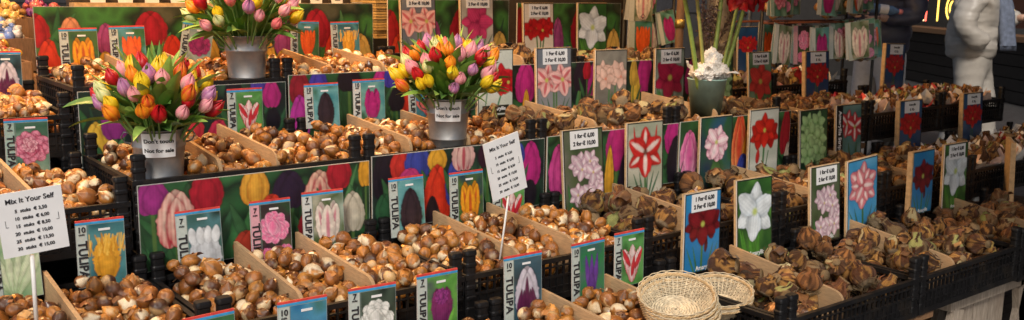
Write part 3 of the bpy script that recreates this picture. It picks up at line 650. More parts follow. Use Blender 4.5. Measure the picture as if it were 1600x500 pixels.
# ------------------------------------------------------------------ big printed boards
def board(x0, y0, x1, y1, Y, items, bgc, label, h=.205, seed=1, extra=None):
    a, b = atY(x0, y0, Y), atY(x1, y1, Y); w = b.x-a.x; zt = (a.z+b.z)/2
    P = Pic(w/h, 100, seed); P.bg(bgc, 2.6, seed); Rb = np.random.default_rng(seed+3)
    for k in range(26): P.petal(Rb.random()*P.asp, .35+Rb.random()*.7, .05+.09*Rb.random(), .4+.5*Rb.random(), Rb.normal()*28, ['2c5c34', '1d4030', '3a7040', '17301f', '4a7c4a'][k % 5], point=1)
    pm = h/((b-a).length/math.hypot(x1-x0, y1-y0))       # board height in photo pixels (mean)
    for (px, py, pw, ph, c1, *c2) in items:
        q = atY(px, py, Y); u = (q.x-a.x)/h; v = (zt-q.z)/h
        P.tulip(u, v, pw/pm*1.0, ph/pm, c1, c2[0] if c2 else None, stripe=c2[1] if len(c2) > 1 else None)
    P.border(.008, 'a5aca4')
    o = empty('flower_board', ((a.x+b.x)/2, Y, zt-h), label, 'picture board', 'boards of printed tulips in front of the crates')
    link('picture', P.panel(w-.004, h, .004), M_PRINTW, o, (-w/2+.002, 0, 0))
    q = MB(); q.box((-w/2+.003, .0043, .001), (w/2-.003, .0075, h-.001)); q.build('backing', M_PLYEDGE, o)
    return o
GR = ['15261c', '2c5c34', '12281a', '3f8048']; DK = ['0e1716', '1b3328', '10181e', '2a4c36']
G = YF[2]-.026
board(213, 293, 578, 249, G, [(300, 330, 40, 90, '2b4a2d'), (236, 308, 48, 52, '9c2f80'), (322, 298, 50, 62, 'a8182c'), (275, 342, 58, 84, 'e0bfae', 'a81c34', 'b02038'), (398, 290, 46, 58, 'dba33a', 'b06c1c'), (452, 296, 56, 60, '2a1a34'), (425, 326, 40, 46, 'cc3a26'),
    (500, 300, 52, 70, 'dcb8a0', 'a8243c', 'b02a40'), (530, 266, 44, 60, 'a81c2c'), (572, 265, 26, 54, 'd89a2c'), (552, 330, 44, 66, 'cfc8b4', 'a29a84'), (480, 350, 30, 40, '8c1c28'), (385, 380, 40, 40, 'b03a2a')], GR, 'long board of printed tulips with big red and white one, before the left bucket', seed=3)
board(580, 246, 852, 215, G, [(600, 272, 34, 62, '1d1622'), (627, 256, 34, 40, 'c03028'), (652, 252, 38, 50, '38449a'), (683, 248, 30, 30, 'd8a030'), (683, 305, 42, 80, 'd2381f', 'a8200f'), (710, 285, 28, 60, '38449a'), (724, 240, 36, 44, 'd8b8ac', 'b07a80', 'a83048'), (762, 238, 30, 40, '341528'), (600, 325, 26, 36, '2c5a3a'),
    (675, 330, 20, 40, '26161c'), (640, 275, 30, 20, 'c03a78'), (830, 255, 36, 62, 'b8287c'), (812, 240, 20, 30, '38449a'), (828, 300, 26, 36, '1d1622')], DK, 'board of printed tulips with a tall orange red one, behind the black tulip pack', seed=5)
board(855, 213, 1061, 193, G, [(872, 265, 28, 56, 'c84a90', '8c2464'), (964, 226, 34, 62, 'b02a74'), (952, 268, 14, 60, 'd8a030'), (975, 280, 20, 60, '241a2a'), (1052, 210, 28, 46, 'b8287c'), (1056, 250, 30, 60, '1d1622')], GR, 'board of printed magenta tulips between the priced and starry cards', seed=8)
board(1063, 192, 1237, 172, G, [(1076, 240, 26, 46, 'cc5a98', 'e0a8c0'), (1052, 215, 10, 50, 'b8287c'), (1155, 222, 24, 60, 'c83a2a', 'e0a060'), (1168, 236, 18, 50, 'd8902c'), (1228, 205, 18, 50, 'a8182c'), (1230, 250, 14, 40, 'c8b8a8'), (1160, 262, 20, 30, '38449a')], GR, 'board of printed tulips with orange ones, behind the double pink amaryllis', seed=9)
G = YF[3]-.026
board(120, 150, 447, 122, G, [(150, 222, 34, 60, 'e0b840', 'b8882c'), (178, 190, 40, 54, '8c2c80'), (240, 170, 40, 60, 'c03028'), (300, 200, 40, 44, 'c8303c'), (344, 206, 40, 40, 'c03050'), (365, 140, 30, 40, '1a1622'), (405, 132, 30, 30, '4a3a9c'), (425, 146, 32, 46, 'b8287c'), (428, 185, 26, 36, '181420')], DK, 'dark board of printed tulips behind the left bouquet', seed=11)
board(450, 120, 704, 104, G, [(467, 136, 30, 44, '8c1c2c'), (497, 126, 26, 30, '4238a0'), (468, 184, 30, 60, 'b8389c', '8c2478'), (540, 160, 26, 60, '244a2c'), (545, 122, 36, 36, '1a1420'), (595, 122, 24, 24, 'b82c80'), (612, 120, 26, 30, '4238a0'), (640, 145, 44, 56, 'c8301f'), (620, 155, 26, 34, '181420'), (575, 160, 12, 60, 'c03a3a'), (690, 140, 30, 50, 'b8287c')], GR, 'board of printed tulips behind the third row black tulip pack', seed=13)
board(706, 104, 932, 98, G, [(725, 130, 26, 40, 'c03028'), (821, 128, 32, 50, 'b8287c'), (822, 165, 12, 40, 'd8a030'), (907, 118, 22, 40, '241a2a'), (926, 130, 16, 50, 'a8287c'), (918, 108, 14, 26, 'a8182c')], DK, 'board of printed magenta tulips beside the pink trumpet card', seed=17)
board(934, 97, 1092, 91, G, [(1008, 112, 24, 44, 'b8287c'), (993, 138, 14, 36, 'd8b040'), (1022, 130, 18, 50, '1a1a20'), (990, 112, 12, 30, 'c8a040'), (1080, 120, 20, 40, 'b8287c')], DK, 'board of printed magenta tulips between the peach and crimson cards', seed=19)
Y4 = YF[3]+D+.028
def back_board(x0, y0, x1, y1, s, seed, label, h=.20):
    L = lambda u: x0+(x1-x0)*u
    it = [(L(.02), 48, s*38, 52, 'a81c22'), (L(.09), 95, s*38, 66, 'cc3a20', 'a82a14'), (L(.20), 45, s*30, 36, 'd8926a'), (L(.30), 92, s*24, 50, 'd8a03c'), (L(.385), 60, s*30, 48, 'a84a84', '6d1c50'), (L(.385), 100, s*26, 40, 'd8a03c'), (L(.62), 44, s*54, 56, 'a8182c', '7c1018'), (L(.735), 78, s*34, 50, 'cc3420'), (L(.92), 85, s*44, 62, 'd8b058', 'c08a30'), (L(.48), 95, s*22, 36, '4a3a9c')]
    board(x0, y0, x1, y1, Y4, it, ['24361e', '3f7a36', '1a2a18', '54543f'], label, h=h, seed=seed)
back_board(50, 12, 350, 9, 1.0, 21, 'back board of printed red tulips above the left bouquet')
back_board(352, 8, 583, 3, .85, 21, 'back board of printed red tulips right of the rear bucket')
back_board(605, 0, 796, 0, .75, 21, 'back board of printed tulips behind the two priced cards at the top')
back_board(808, 6, 971, 4, .65, 21, 'back board of printed tulips behind the white lily card')
# ------------------------------------------------------------------ sign stakes
def price_sign(tl, tr, bl, Y, stake_bot, stake_top, name_label, rz=0, size=.0150):
    A, B, C_ = atY(*tl, Y), atY(*tr, Y), atY(*bl, Y)
    ex = (B-A); w = ex.length; hgt = (C_-A).length; ey = A-C_; ang = .45*math.atan2(ex.z, ex.x)+.55*(math.atan2(ey.z, ey.x)-math.pi/2)
    o = empty('price_sign', A+(B-A)*.5+(C_-A)*.5, name_label, 'price sign', 'price signs on white stakes'); o.rotation_euler = (0, -ang, rz)
    b = MB(); b.box((-w/2, -.0012, -hgt/2), (w/2, .0012, hgt/2)); b.build('sign_plate', M_PAPER, o)
    s = w/.15
    put_text('Mix It Your Self', .0172*s, o, (0, -.0017, hgt*.36), bold=.0004*s)
    L = ['5  stuks  \u20ac 3,50', '10  stuks  \u20ac 6,00', '15  stuks  \u20ac 8,50', '20  stuks  \u20ac 10,00', '25  stuks  \u20ac 13,50', '30  stuks  \u20ac 15,00']
    for k, t in enumerate(L): put_text(t, .0115*s, o, (0, -.0017, hgt*(.20-.118*k)), bold=.00035*s)
    b = MB()                                           # thin marked corners round the middle price
    for sx in (-1, 1): b.box((sx*w*.40-.0004, -.0017, -hgt*.03), (sx*w*.40+.0004, -.0013, hgt*.08)); b.box((min(sx*w*.40, sx*w*.36), -.0017, -hgt*.03), (max(sx*w*.40, sx*w*.36), -.0013, -hgt*.024))
    b.build('tape_mark', M_INK, o)
    b = MB(); P0 = atY(*stake_top, Y+.004); P1 = atY(*stake_bot, Y+.004)
    inv = (Matrix.Translation(o.location) @ o.rotation_euler.to_matrix().to_4x4()).inverted()
    b.tube([inv@P0, inv@P1], .0042*s**.3, 8, flat=.7); b.build('stake', M_STAKE, o)
price_sign((-12, 304), (93, 290), (8, 403), YF[1]+.10, (58, 520), (50, 398), 'large white Mix It Your Self price sign at the left')
price_sign((747, 222), (803, 215), (776, 305), YF[1]+.055, (779, 420), (796, 296), 'smaller leaning Mix It Your Self price sign in the middle')
# ------------------------------------------------------------------ buckets
def bucket(loc, r, h, label, sign=True, rz=0, m=None):
    o = empty('metal_bucket', loc, label, 'bucket', 'galvanised buckets of tulips', rz)
    b = MB(); rb = r*.78
    prof = [(0, .004), (rb*.98, .004), (rb, 0), (rb, .006), (rb+(r-rb)*.28, h*.28), (rb+(r-rb)*.285+.0015, h*.285), (rb+(r-rb)*.29, h*.30), (rb+(r-rb)*.72, h*.72), (rb+(r-rb)*.74+.002, h*.735), (rb+(r-rb)*.76+.002, h*.76), (rb+(r-rb)*.79, h*.775),
            (r, h*.975), (r+.0028, h*.985), (r+.0028, h), (r-.0015, h), (r-.003, h*.98), (rb*.97, .01), (0, .01)]
    b.lathe(prof, 48); b.build('bucket_wall', M_GALV, o)
    for s_ in (-1, 1):
        q = MB(); q.tube([(s_*(r*.97), .0, h*.78), (s_*(r+.012), 0, h*.80), (s_*(r+.020), 0, h*.88), (s_*(r+.014), 0, h*.95), (s_*(r*.99), 0, h*.93)], .0022, 8); q.build('handle', M_GALV, o)
    if sign:
        R_ = r*.93; W_, H_ = .072, .058; n = 12; z0 = h-.005-.058
        v = []; f = []
        for k in range(n+1):
            a = -W_/2/R_+W_/R_*k/n
            for zz in (z0-.0, z0+H_*.98):
                rr = rb+(r-rb)*zz/h+.0035
                v.append((math.sin(a)*rr, -math.cos(a)*rr, zz))
        for k in range(n): f.append((2*k, 2*k+2, 2*k+3, 2*k+1))
        q = MB(); q.add(v, f, sm=True); pl = q.build('paper_notice', M_PAPER, o)
        for t, fz in (("Don't touch", .66), ('Not for sale', .28)):
            me = text_mesh(t, .0128, .0004).copy()
            for vv in me.vertices:
                zz = z0+H_*fz+vv.co.y; rr = rb+(r-rb)*zz/h+.0043; a = vv.co.x/R_
                vv.co = (math.sin(a)*rr, -math.cos(a)*rr, zz)
            me.materials.clear(); me.materials.append(M_INK); link('lettering', me, None, pl)
    return o
def ang_to_cam(p): return math.atan2(p.y, p.x)-math.pi/2     # rotation so that local -y faces the viewer
# tulips
def bloom_mesh(c1, c2, seed, open_=0):
    R = random.Random(seed); b = MB(); c1 = srgb(c1)*.9; c2 = srgb(c2)*.9
    nu, nv = 7, 9
    for k in range(6):
        inner = k % 2; base = k*math.pi/3+R.uniform(-.1, .1); rr = .0165 if not inner else .0152; L = .046*(1 if not inner else 1.03)*R.uniform(.93, 1.05)
        v = []; cs = []; f = []
        for j in range(nv):
            t = j/(nv-1); prof = math.sin(math.pi*min(1, .10+t*.80)**.9)**.75                   # bulge
            rad_ = rr*(prof*(1.0)+open_*t*t*.9)*(1-.72*max(0, (t-.5)/.5)**1.7)
            half = 1.15*math.sin(math.pi*min(1, .10+.90*t**1.25))**.5*(1 if not inner else .9) if t < .999 else .04
            for i in range(nu):
                s_ = (i/(nu-1)-.5)*2; a = base+s_*half*.62; q = rad_*(1-.05*s_*s_)+.0006*(1-abs(s_))
                v.append((math.cos(a)*q, math.sin(a)*q, t*L-.004*s_*s_*t)); mixf = min(1, max(0, .55*abs(s_)**1.5+.55*(1-t)**2+.12*math.sin(s_*14)+.1*R.uniform(-1, 1)))
                cs.append(tuple(c1*(1-mixf)+c2*mixf))
        for j in range(nv-1):
            for i in range(nu-1): f.append((j*nu+i, j*nu+i+1, (j+1)*nu+i+1, (j+1)*nu+i))
        b.add(v, f, cs, sm=True)
    return b.mesh('bloom')
TC = {'yellow': ('f2cc1e', 'd9b020'), 'orange': ('f59a1c', 'ee5a1a'), 'red': ('c8141e', '8e0c1c'), 'pink': ('ec8d9c', 'f3c3b8'), 'mauve': ('b06a9e', 'd9a8bc'), 'red and yellow': ('d83a1c', 'f0b428'), 'cream and green': ('dfe0a0', 'a9c060'), 'coral': ('e8606a', 'f0a090')}
BL = {k: [bloom_mesh(*v, seed=11*i+len(k), open_=o_) for i, o_ in enumerate((0, .05, .16))] for k, v in TC.items()}
for k in BL:
    for me in BL[k]: me.materials.append(M_TEALSPK)
def leaf_strip(b, p0, d, L, w, droop, c, side=None, twist=0):
    """broad tulip leaf from p0 heading d, bending down"""
    d = Vector(d).normalized(); side = (side or d.cross(Vector((0, 0, 1)))).normalized(); n = 12; v = []; f = []; cs = []; p = Vector(p0)
    for i in range(n+1):
        t = i/n; ww = w*math.sin(math.pi*(.12+.88*t)**.8)**.8 if t < 1 else .0006
        up = side.cross(d).normalized()
        sd = side*math.cos(twist*t)+up*math.sin(twist*t)
        for s_ in (-1, -.5, 0, .5, 1): v.append(p+sd*ww*s_*.5+up*abs(s_)*ww*.22); cs.append(tuple(np.array(c)*(1.12 if s_ == 0 else 1)*(.9+.2*t)))
        p = p+d*(L/n); d = (d+Vector((0, 0, -droop/n))).normalized()
    for i in range(n):
        for k in range(4): f.append((i*5+k, i*5+k+1, i*5+k+6, i*5+k+5))
    b.add(v, f, cs, sm=True)
GREENS = [(.13, .27, .04), (.20, .36, .06), (.09, .20, .04), (.29, .44, .09)]
def bouquet(base, rim_r, rim_z, heads, where, grp, nleaf=26, R_=.15, seed=1, drop=0):
    Rn = random.Random(seed)
    c = Vector((base.x, base.y, rim_z))
    for k, (hd, colr) in enumerate(heads):
        o = empty('tulip', c+Vector((0, 0, -.05)), '%s tulip in %s' % (colr, where), 'tulip', '%s tulips in %s' % (colr, grp))
        inv = Vector(o.location); d = (hd-c-Vector((0, 0, -.05))).normalized()
        me = BL[colr][k % 3]; q = link('bloom', me, None, o, hd-inv)
        out = (d+Vector((0, 0, .15))).normalized(); q.rotation_euler = (out.to_track_quat('Z', 'Y')).to_euler(); q.rotation_euler.rotate_axis('Z', Rn.uniform(0, 6)); s_ = Rn.uniform(.88, 1.12); q.scale = (s_, s_, s_*Rn.uniform(.95, 1.1))
        b = MB(); p0 = Vector((d.x*rim_r*.5, d.y*rim_r*.5, -.03)); p2 = hd-inv; p1 = p0*.5+p2*.5+Vector((0, 0, .02))
        b.tube([p0*(1-t)**2+p1*2*t*(1-t)+p2*t*t for t in [j/6 for j in range(7)]], .0026, 6, col=(.16, .27, .07)); b.build('stem', M_LEAF, o)
        b = MB(); dr = Vector((d.x+Rn.uniform(-.35, .35), d.y+Rn.uniform(-.35, .35), d.z+Rn.uniform(-.2, .5)))
        low = (hd.z-rim_z) < .05
        dd = dr.normalized(); 
        leaf_strip(b, c-inv+Vector((dd.x*rim_r*.5, dd.y*rim_r*.5, -.01)), dd+Vector((0, 0, .55 if not low else .35)), Rn.uniform(.15, .225), Rn.uniform(.032, .048), Rn.uniform(.3, 1.5), Rn.choice(GREENS), twist=Rn.uniform(-.8, .8))
        if k % 2 == 0 or low: leaf_strip(b, c-inv+Vector((dd.x*rim_r*.6, dd.y*rim_r*.6, -.01)), Vector((dd.x*1.2, dd.y*1.2, Rn.uniform(.35, .9))), Rn.uniform(.12, .18), Rn.uniform(.030, .044), Rn.uniform(.4, 1.1), Rn.choice(GREENS), twist=Rn.uniform(-1, 1))
        b.build('leaf', M_LEAF, o)
def make_heads(c, rx, rz, cols, seed, n, flat=.0):
    Rn = random.Random(seed); out = []
    for k in range(n):
        t = (k+.5)/n; el = math.acos(1-t*1.22); az = k*2.39996+Rn.uniform(-.25, .25)
        rr = Rn.uniform(.86, 1.03)
        out.append((Vector((c.x+math.sin(el)*math.cos(az)*rx*rr, c.y+math.sin(el)*math.sin(az)*rx*rr, c.z+math.cos(el)*rz*rr)), Rn.choice(cols)))
    return out
PAL1 = ['yellow', 'pink', 'orange', 'red', 'pink', 'yellow', 'red and yellow', 'yellow', 'cream and green', 'red', 'orange', 'coral', 'mauve']
PAL2 = ['yellow', 'red', 'cream and green', 'pink', 'orange', 'orange', 'yellow', 'red and yellow', 'coral', 'yellow', 'red', 'pink', 'mauve']
def set_bucket(xc, rim_y, w_px, Y, h, label, sign, where, grp, rx, rz, n, pal, seed, up=.035):
    a = atY(xc, rim_y, Y); r = w_px/2*proj(a)[2]/f_px*.98
    p = Vector((a.x, a.y, a.z-h)); bucket(p, r, h, label, sign, ang_to_cam(p))
    c = Vector((a.x, a.y, a.z+up)); bouquet(p, r, a.z, make_heads(c, rx, rz, pal, seed, n), where, grp, seed=seed)
    return p, r
BK = []
BK.append(set_bucket(247, 199, 84, YF[2]+.065, .165, 'galvanised bucket of mixed tulips at the left with a Don\u2019t touch notice', True, 'the bouquet in the left bucket', 'the left bouquet', .122, .090, 64, PAL1, 3, .045))
BK.append(set_bucket(384, 55, 68, YF[3]+.045, .175, 'galvanised bucket of mixed tulips at the top, without a notice', False, 'the top bouquet, rear bucket', 'the rear bouquet', .140, .14, 60, PAL1, 5, .05))
BK.append(set_bucket(700, 152, 70, YF[2]+.055, .165, 'galvanised bucket of mixed tulips in the middle with a Don\u2019t touch notice', True, 'the bouquet in the middle bucket', 'the middle bouquet', .130, .100, 66, PAL2, 4, .045))
# teal pot with amaryllis
TPY = YF[2]+.085
a = atY(1105, 122, TPY); TP = Vector((a.x, a.y, a.z-.150)); rT = .072
o = empty('flower_pot', TP, 'teal plastic pot holding tall amaryllis stems wrapped in white paper', 'pot')
b = MB(); b.lathe([(0, .004), (rT*.70, .004), (rT*.72, 0), (rT*.97, .145), (rT, .1455), (rT, .150), (rT*.97, .150), (rT*.94, .135), (rT*.68, .01), (0, .01)], 48); b.build('pot_wall', M_TEAL, o)
b = MB(); b.lathe([(0, .127), (rT*.9, .127)], 32); b.build('soil', M_CARTON, o)
def crumple(name, cx, cy_, cz, r, seed, parent=None, m=None, sx=1, sz=1, sub=4, amp=.55):
    bm = bmesh.new(); bmesh.ops.create_icosphere(bm, subdivisions=sub, radius=1)
    for v in bm.verts:
        p = v.co.copy(); q = p*1.7+Vector((seed*3.1, seed, 0)); n = noise.noise(q)*amp+abs(noise.noise(q*2.4))*amp*.8-abs(noise.noise(q*5))*.18
        v.co = Vector((p.x*sx, p.y, p.z*sz))*(r*(1+n))
    me = bpy.data.meshes.new(name); bm.to_mesh(me); bm.free(); o_ = link(name, me, m, parent, (cx, cy_, cz)); return o_
b = MB()
Rn = random.Random(4)
for k in (0, 4, 8, 11):                                      # pointed sheets of tissue standing round the stems
    a_ = k/13*6.283; ca, sa = math.cos(a_), math.sin(a_); L = Rn.uniform(.05, .075)
    v = []; f = []; n = 7
    lean = Rn.uniform(.3, 1.1)
    for i in range(n+1):
        t = i/n; rr = rT*(.55+.65*t*lean)+.03*t*t; z = .148+L*t-(.05*t*t if lean > .7 else 0)
        for s_ in range(-3, 4):
            w = .030*(1-t**2.2)+.002; a2 = s_/3*w
            v.append((ca*rr-sa*a2, sa*rr+ca*a2, z+noise.noise(Vector((k, s_*.9, t*4)))*.012)); 
    v = [(x+noise.noise(Vector((x*30, y*30, z*30)))*.006, y+noise.noise(Vector((y*30, z*30, x*30)))*.006, z) for x, y, z in v]
    for i in range(n):
        for s_ in range(6): f.append((i*7+s_, i*7+s_+1, i*7+s_+8, i*7+s_+7))
    b.add(v, f)
b.build('tissue_paper', M_CRUMP, o)
for k, (dx, dy, s_) in enumerate(((-.03, -.02, .040), (.035, -.02, .036), (0, .02, .042), (-.066, -.03, .024), (.01, -.01, .030))): crumple('tissue_paper', dx, dy, .172+(.040 if k == 4 else 0), s_, k+1, o, M_CRUMP, sx=1.15, sz=.75 if k < 4 else 1.4, sub=5, amp=.34)
def ama_bloom(parent, loc, dirv, r, c1='c41420', c2='7c0a14', seed=1):
    b = MB(); Rn = random.Random(seed); c1, c2 = srgb(c1), srgb(c2)
    for k in range(6):
        a = k*math.pi/3; v = []; f = []; cs = []; n, m_ = 9, 6
        for i in range(n+1):
            t = i/n; w = .42*r*math.sin(math.pi*(.1+.9*t)**.9)**.8 if t < 1 else .003
            z = r*(1.05*t-.55*t**2.4-.15*(k % 2)*t); q = r*(.12+.95*t**1.5)
            for j in range(m_+1):
                s_ = (j/m_-.5)*2; v.append((math.cos(a)*q-math.sin(a)*s_*w, math.sin(a)*q+math.cos(a)*s_*w, z+.06*r*s_*s_+noise.noise(Vector((i*.7, j*.9, k+seed)))*.03*r)); mf = min(1, abs(s_)*.4+.4*(1-t)); cs.append(tuple(c1*(1-mf)+c2*mf))
        for i in range(n):
            for j in range(m_): f.append((i*(m_+1)+j, i*(m_+1)+j+1, (i+1)*(m_+1)+j+1, (i+1)*(m_+1)+j))
        b.add(v, f, cs, sm=True)
    for k in range(6): a = k+.3; b.tube([(0, 0, .1*r), (math.cos(a)*.15*r, math.sin(a)*.15*r, .9*r)], .0012, 4, col=(.7, .3, .1))
    q = b.build('bloom', M_TEALSPK, parent, loc); q.rotation_euler = Vector(dirv).to_track_quat('Z', 'Y').to_euler(); return q
for k, (x0_, x1_, y1_, w_, lbl) in enumerate(((1093, 1066, -20, .0085, 'amaryllis stem leaning left out of the teal pot'), (1102, 1086, -25, .0065, 'thin yellow green amaryllis stem in the teal pot'), (1108, 1130, -30, .0085, 'amaryllis stem crossing the dried twigs in the teal pot'), (1124, 1168, -10, .0085, 'rightmost amaryllis stem with red blooms above the teal pot'), (1120, 1158, -20, .007, 'second right amaryllis stem behind the rightmost one'))):
    p0 = atY(x0_, 122, TPY-.01+k*.006)-Vector((0, 0, .05)); p1 = atY(x1_, y1_, TPY-.01+k*.012)
    o = empty('amaryllis_flower', p0, lbl, 'amaryllis'); b = MB(); d = p1-p0
    b.tube([d*t+Vector((0, 0, 0))+Vector((.006*math.sin(3*t), 0, 0)) for t in [j/8 for j in range(9)]], [w_*(1.05-.2*j/8) for j in range(9)], 12, col=((.24, .33, .07) if k != 1 else (.36, .36, .10))); b.build('stem', M_LEAF, o)
    e = d*1.0
    if k in (0, 2, 3, 4):
        for j in range(3):
            aa = j*2.1+k; ama_bloom(o, e+Vector((math.cos(aa)*.03, math.sin(aa)*.03, .01 if k < 3 else -.005)), (math.cos(aa), math.sin(aa)-.4, .25 if k < 3 else -.15), .062, seed=k*5+j)
# dried dark twigs
o = empty('dried_twigs', TP+Vector((.02, .03, .1)), 'bunch of dark dried twigs with small leaves behind the amaryllis stems', 'dried plant')
b = MB(); lb = MB(); Rn = random.Random(9)
for k in range(20):
    top = atY(Rn.uniform(1092, 1166), Rn.uniform(-25, 28), TPY+Rn.uniform(.0, .12)); p0 = Vector((Rn.uniform(-.012, .012), Rn.uniform(-.012, .012), 0)); p2 = top-o.location; pm = p0*.45+p2*.55+Vector((-.02, 0, .02))
    pts = [p0*(1-t)**2+pm*2*t*(1-t)+p2*t*t for t in [j/7 for j in range(8)]]; b.tube(pts, [.0016-.0001*j for j in range(8)], 5, col=(.05, .03, .02))
    for j in range(34):
        t = Rn.uniform(.5, 1); p = p0*(1-t)**2+pm*2*t*(1-t)+p2*t*t; d = Vector((Rn.uniform(-1, 1), Rn.uniform(-1, 1), Rn.uniform(-.4, 1))).normalized(); sd = d.cross(Vector((0, 1, .2))).normalized(); L = Rn.uniform(.009, .02)
        c_ = Rn.choice([(.06, .03, .03), (.10, .05, .05), (.16, .10, .09)])
        lb.add([p, p+d*L*.5+sd*.0028, p+d*L, p+d*L*.5-sd*.0028], [(0, 1, 2, 3)], c_)
b.build('branch', M_LEAF, o); lb.build('dry_leaves', M_LEAF, o)
# ------------------------------------------------------------------ wicker baskets
def basket_mesh(R1=.088, R0=.056, h=.041):
    b = MB(); ns = 44
    for k in range(15):                                   # woven rings, each waving in and out of the stakes
        t = k/12; r = R0+(R1-R0)*t**.8; z = .004+h*t**1.15; pts = []
        n = ns*4
        for i in range(n+1):
            a = 2*math.pi*i/n; w = math.cos(a*ns/2+math.pi*(k % 2))*.0014; pts.append(((r+w)*math.cos(a), (r+w)*math.sin(a), z))
        b.tube(pts, .00125, 5, caps=False)
    for k in range(9):
        r = R0*(k+1)/9.2; n = 80; b.tube([((r)*math.cos(2*math.pi*i/n), r*math.sin(2*math.pi*i/n), .003+.0012*math.cos(12*2*math.pi*i/n+math.pi*(k % 2))) for i in range(n+1)], .0028, 5, caps=False)
    for k in range(ns):
        a = 2*math.pi*k/ns; b.tube([(r*math.cos(a), r*math.sin(a), z) for r, z in ((.01, .003), (R0, .003), (R0+(R1-R0)*.5, .004+h*.42), (R1, h+.003))], .0013, 4)
    return b.mesh('woven_bowl')
def rim_mesh(R1=.089, h=.045):
    b = MB()
    for s_ in range(3):
        n = 200; pts = []
        for i in range(n+1):
            a = 2*math.pi*i/n; ph = a*22+s_*2.094; pts.append(((R1+.0028*math.cos(ph))*math.cos(a), (R1+.0028*math.cos(ph))*math.sin(a), h+.0028*math.sin(ph)))
        b.tube(pts, .0023, 5, caps=False)
    Rn = random.Random(2)
    for k in range(26):
        a = Rn.uniform(0, 6.283); p = Vector((R1*math.cos(a), R1*math.sin(a), h)); b.tube([p, p+Vector((-math.sin(a)*.010+Rn.uniform(-.004, .004), math.cos(a)*.010, Rn.uniform(.000, .006)))], .0008, 4)
    return b.mesh('braided_rim')
MBk, MRm = basket_mesh(), rim_mesh(); MBk.materials.append(M_WICK); MRm.materials.append(M_WICKR)
def basket(P, tilt, label, rz=0, s=1):
    o = empty('wicker_basket', P, label, 'basket', 'wicker baskets on the front row'); o.scale = (s, s, s)
    toc = Vector((P.x, P.y, 0)).normalized()
    o.rotation_euler = (Matrix.Rotation(rad(tilt), 3, Vector((-toc.y, toc.x, 0)) @ Matrix.Identity(3)) @ Matrix.Rotation(rz, 3, 'Z')).to_euler()
    link('woven_bowl', MBk, None, o); link('braided_rim', MRm, None, o); return o
YB = YF[0]+.115
c = atY(1057, 458, YB); s0 = .97
for k, nm in enumerate(('top wicker basket of the left stack', 'second wicker basket down in the left stack', 'third wicker basket down in the left stack', 'lowest wicker basket of the left stack')):
    basket(Vector((c.x+.002*k, c.y-.004*k, c.z-.042-.0125*k)), -17+k, nm, k*1.3, s0)
c2 = atY(1124, 454, YF[0]+.215)
for k, nm in enumerate(('upper wicker basket behind the left stack, beside the dark red card', 'lower wicker basket behind the left stack')):
    basket(Vector((c2.x, c2.y, c2.z-.040-.0125*k)), -13, nm, 2+k, .93)
# ------------------------------------------------------------------ background: iron bell base, poles, hanging packs, shop, bins
pB = atY(1122, 60, 3.42)
o = empty('lamp_post', Vector((pB.x, pB.y, 0)), 'grey brown cast iron bell shaped post base behind the teal pot', 'lamp post')
zb = atY(1122, 118, 3.42).z; zc = atY(1122, 52, 3.42).z; hh = zc-zb
b = MB(); b.lathe([(.19, 0), (.19, .05), (.15, .08), (.15, zb-.05), (.175, zb-.02), (.175, zb+.02), (.160, zb+.05), (.150, zb+hh*.35), (.135, zb+hh*.6), (.133, zb+hh*.66), (.142, zb+hh*.70), (.142, zb+hh*.78), (.118, zb+hh*.90), (.085, zc), (.075, zc+.02)], 48); b.build('bell_base', M_BROWNM, o)
b = MB(); b.lathe([(.078, zc+.015), (.085, zc+.03), (.072, zc+.05), (.064, zc+.3), (.055, 3.4), (0, 3.4)], 32); b.build('column', M_BROWNM, o)
p = atY(1062, 40, 3.1); o = empty('awning_pole', (p.x, p.y, 0), 'brown wooden pole with a brass clamp behind the stems', 'pole')
b = MB(); b.tube([(-.0, 0, 0), (.0, 0, 1.2), (.05, 0, 2.45)], .019, 12); b.build('pole_shaft', M_WOODB, o)
zk = atY(1058, 37, 3.1).z; b = MB(); b.tube([(.0, 0, zk-.02), (.0, 0, zk+.02)], .024, 12); b.build('clamp', mat('brass', (.45, .33, .10), .4, .8), o)
# net / printed bulb packs on hooks
def pack_mesh(kind, seed):
    return p_tulip_pack(kind, seed).panel(.105, .15, .002)
PK = {k: pack_mesh(k, i+3) for i, k in enumerate(('flame_w', 'magenta', 'greenleaf', 'orange', 'peony_p', 'double_pr'))}
for m_ in PK.values(): m_.materials.append(M_PRINT)
PKD = {'flame_w': 'cream and pink', 'magenta': 'magenta', 'greenleaf': 'pale green', 'orange': 'orange', 'peony_p': 'pink peony', 'double_pr': 'pink double'}
def bag_bulbs(seed):
    b = MB(); Rn = random.Random(seed)
    for k in range(7):
        x, z, r = Rn.uniform(.02, .085), Rn.uniform(.012, .05), Rn.uniform(.012, .016); c_ = Rn.choice([(.35, .16, .05), (.45, .22, .07), (.55, .36, .2)])
        b.lathe([(0, -r), (r*.7, -r*.7), (r, 0), (r*.7, r*.7), (0, r*1.3)], 10, c_, M=Matrix.Translation((x, .016, z)))
    return b.mesh('bulbs_inside')
BAG = [bag_bulbs(s) for s in range(3)]
for m_ in BAG: m_.materials.append(M_BULB)
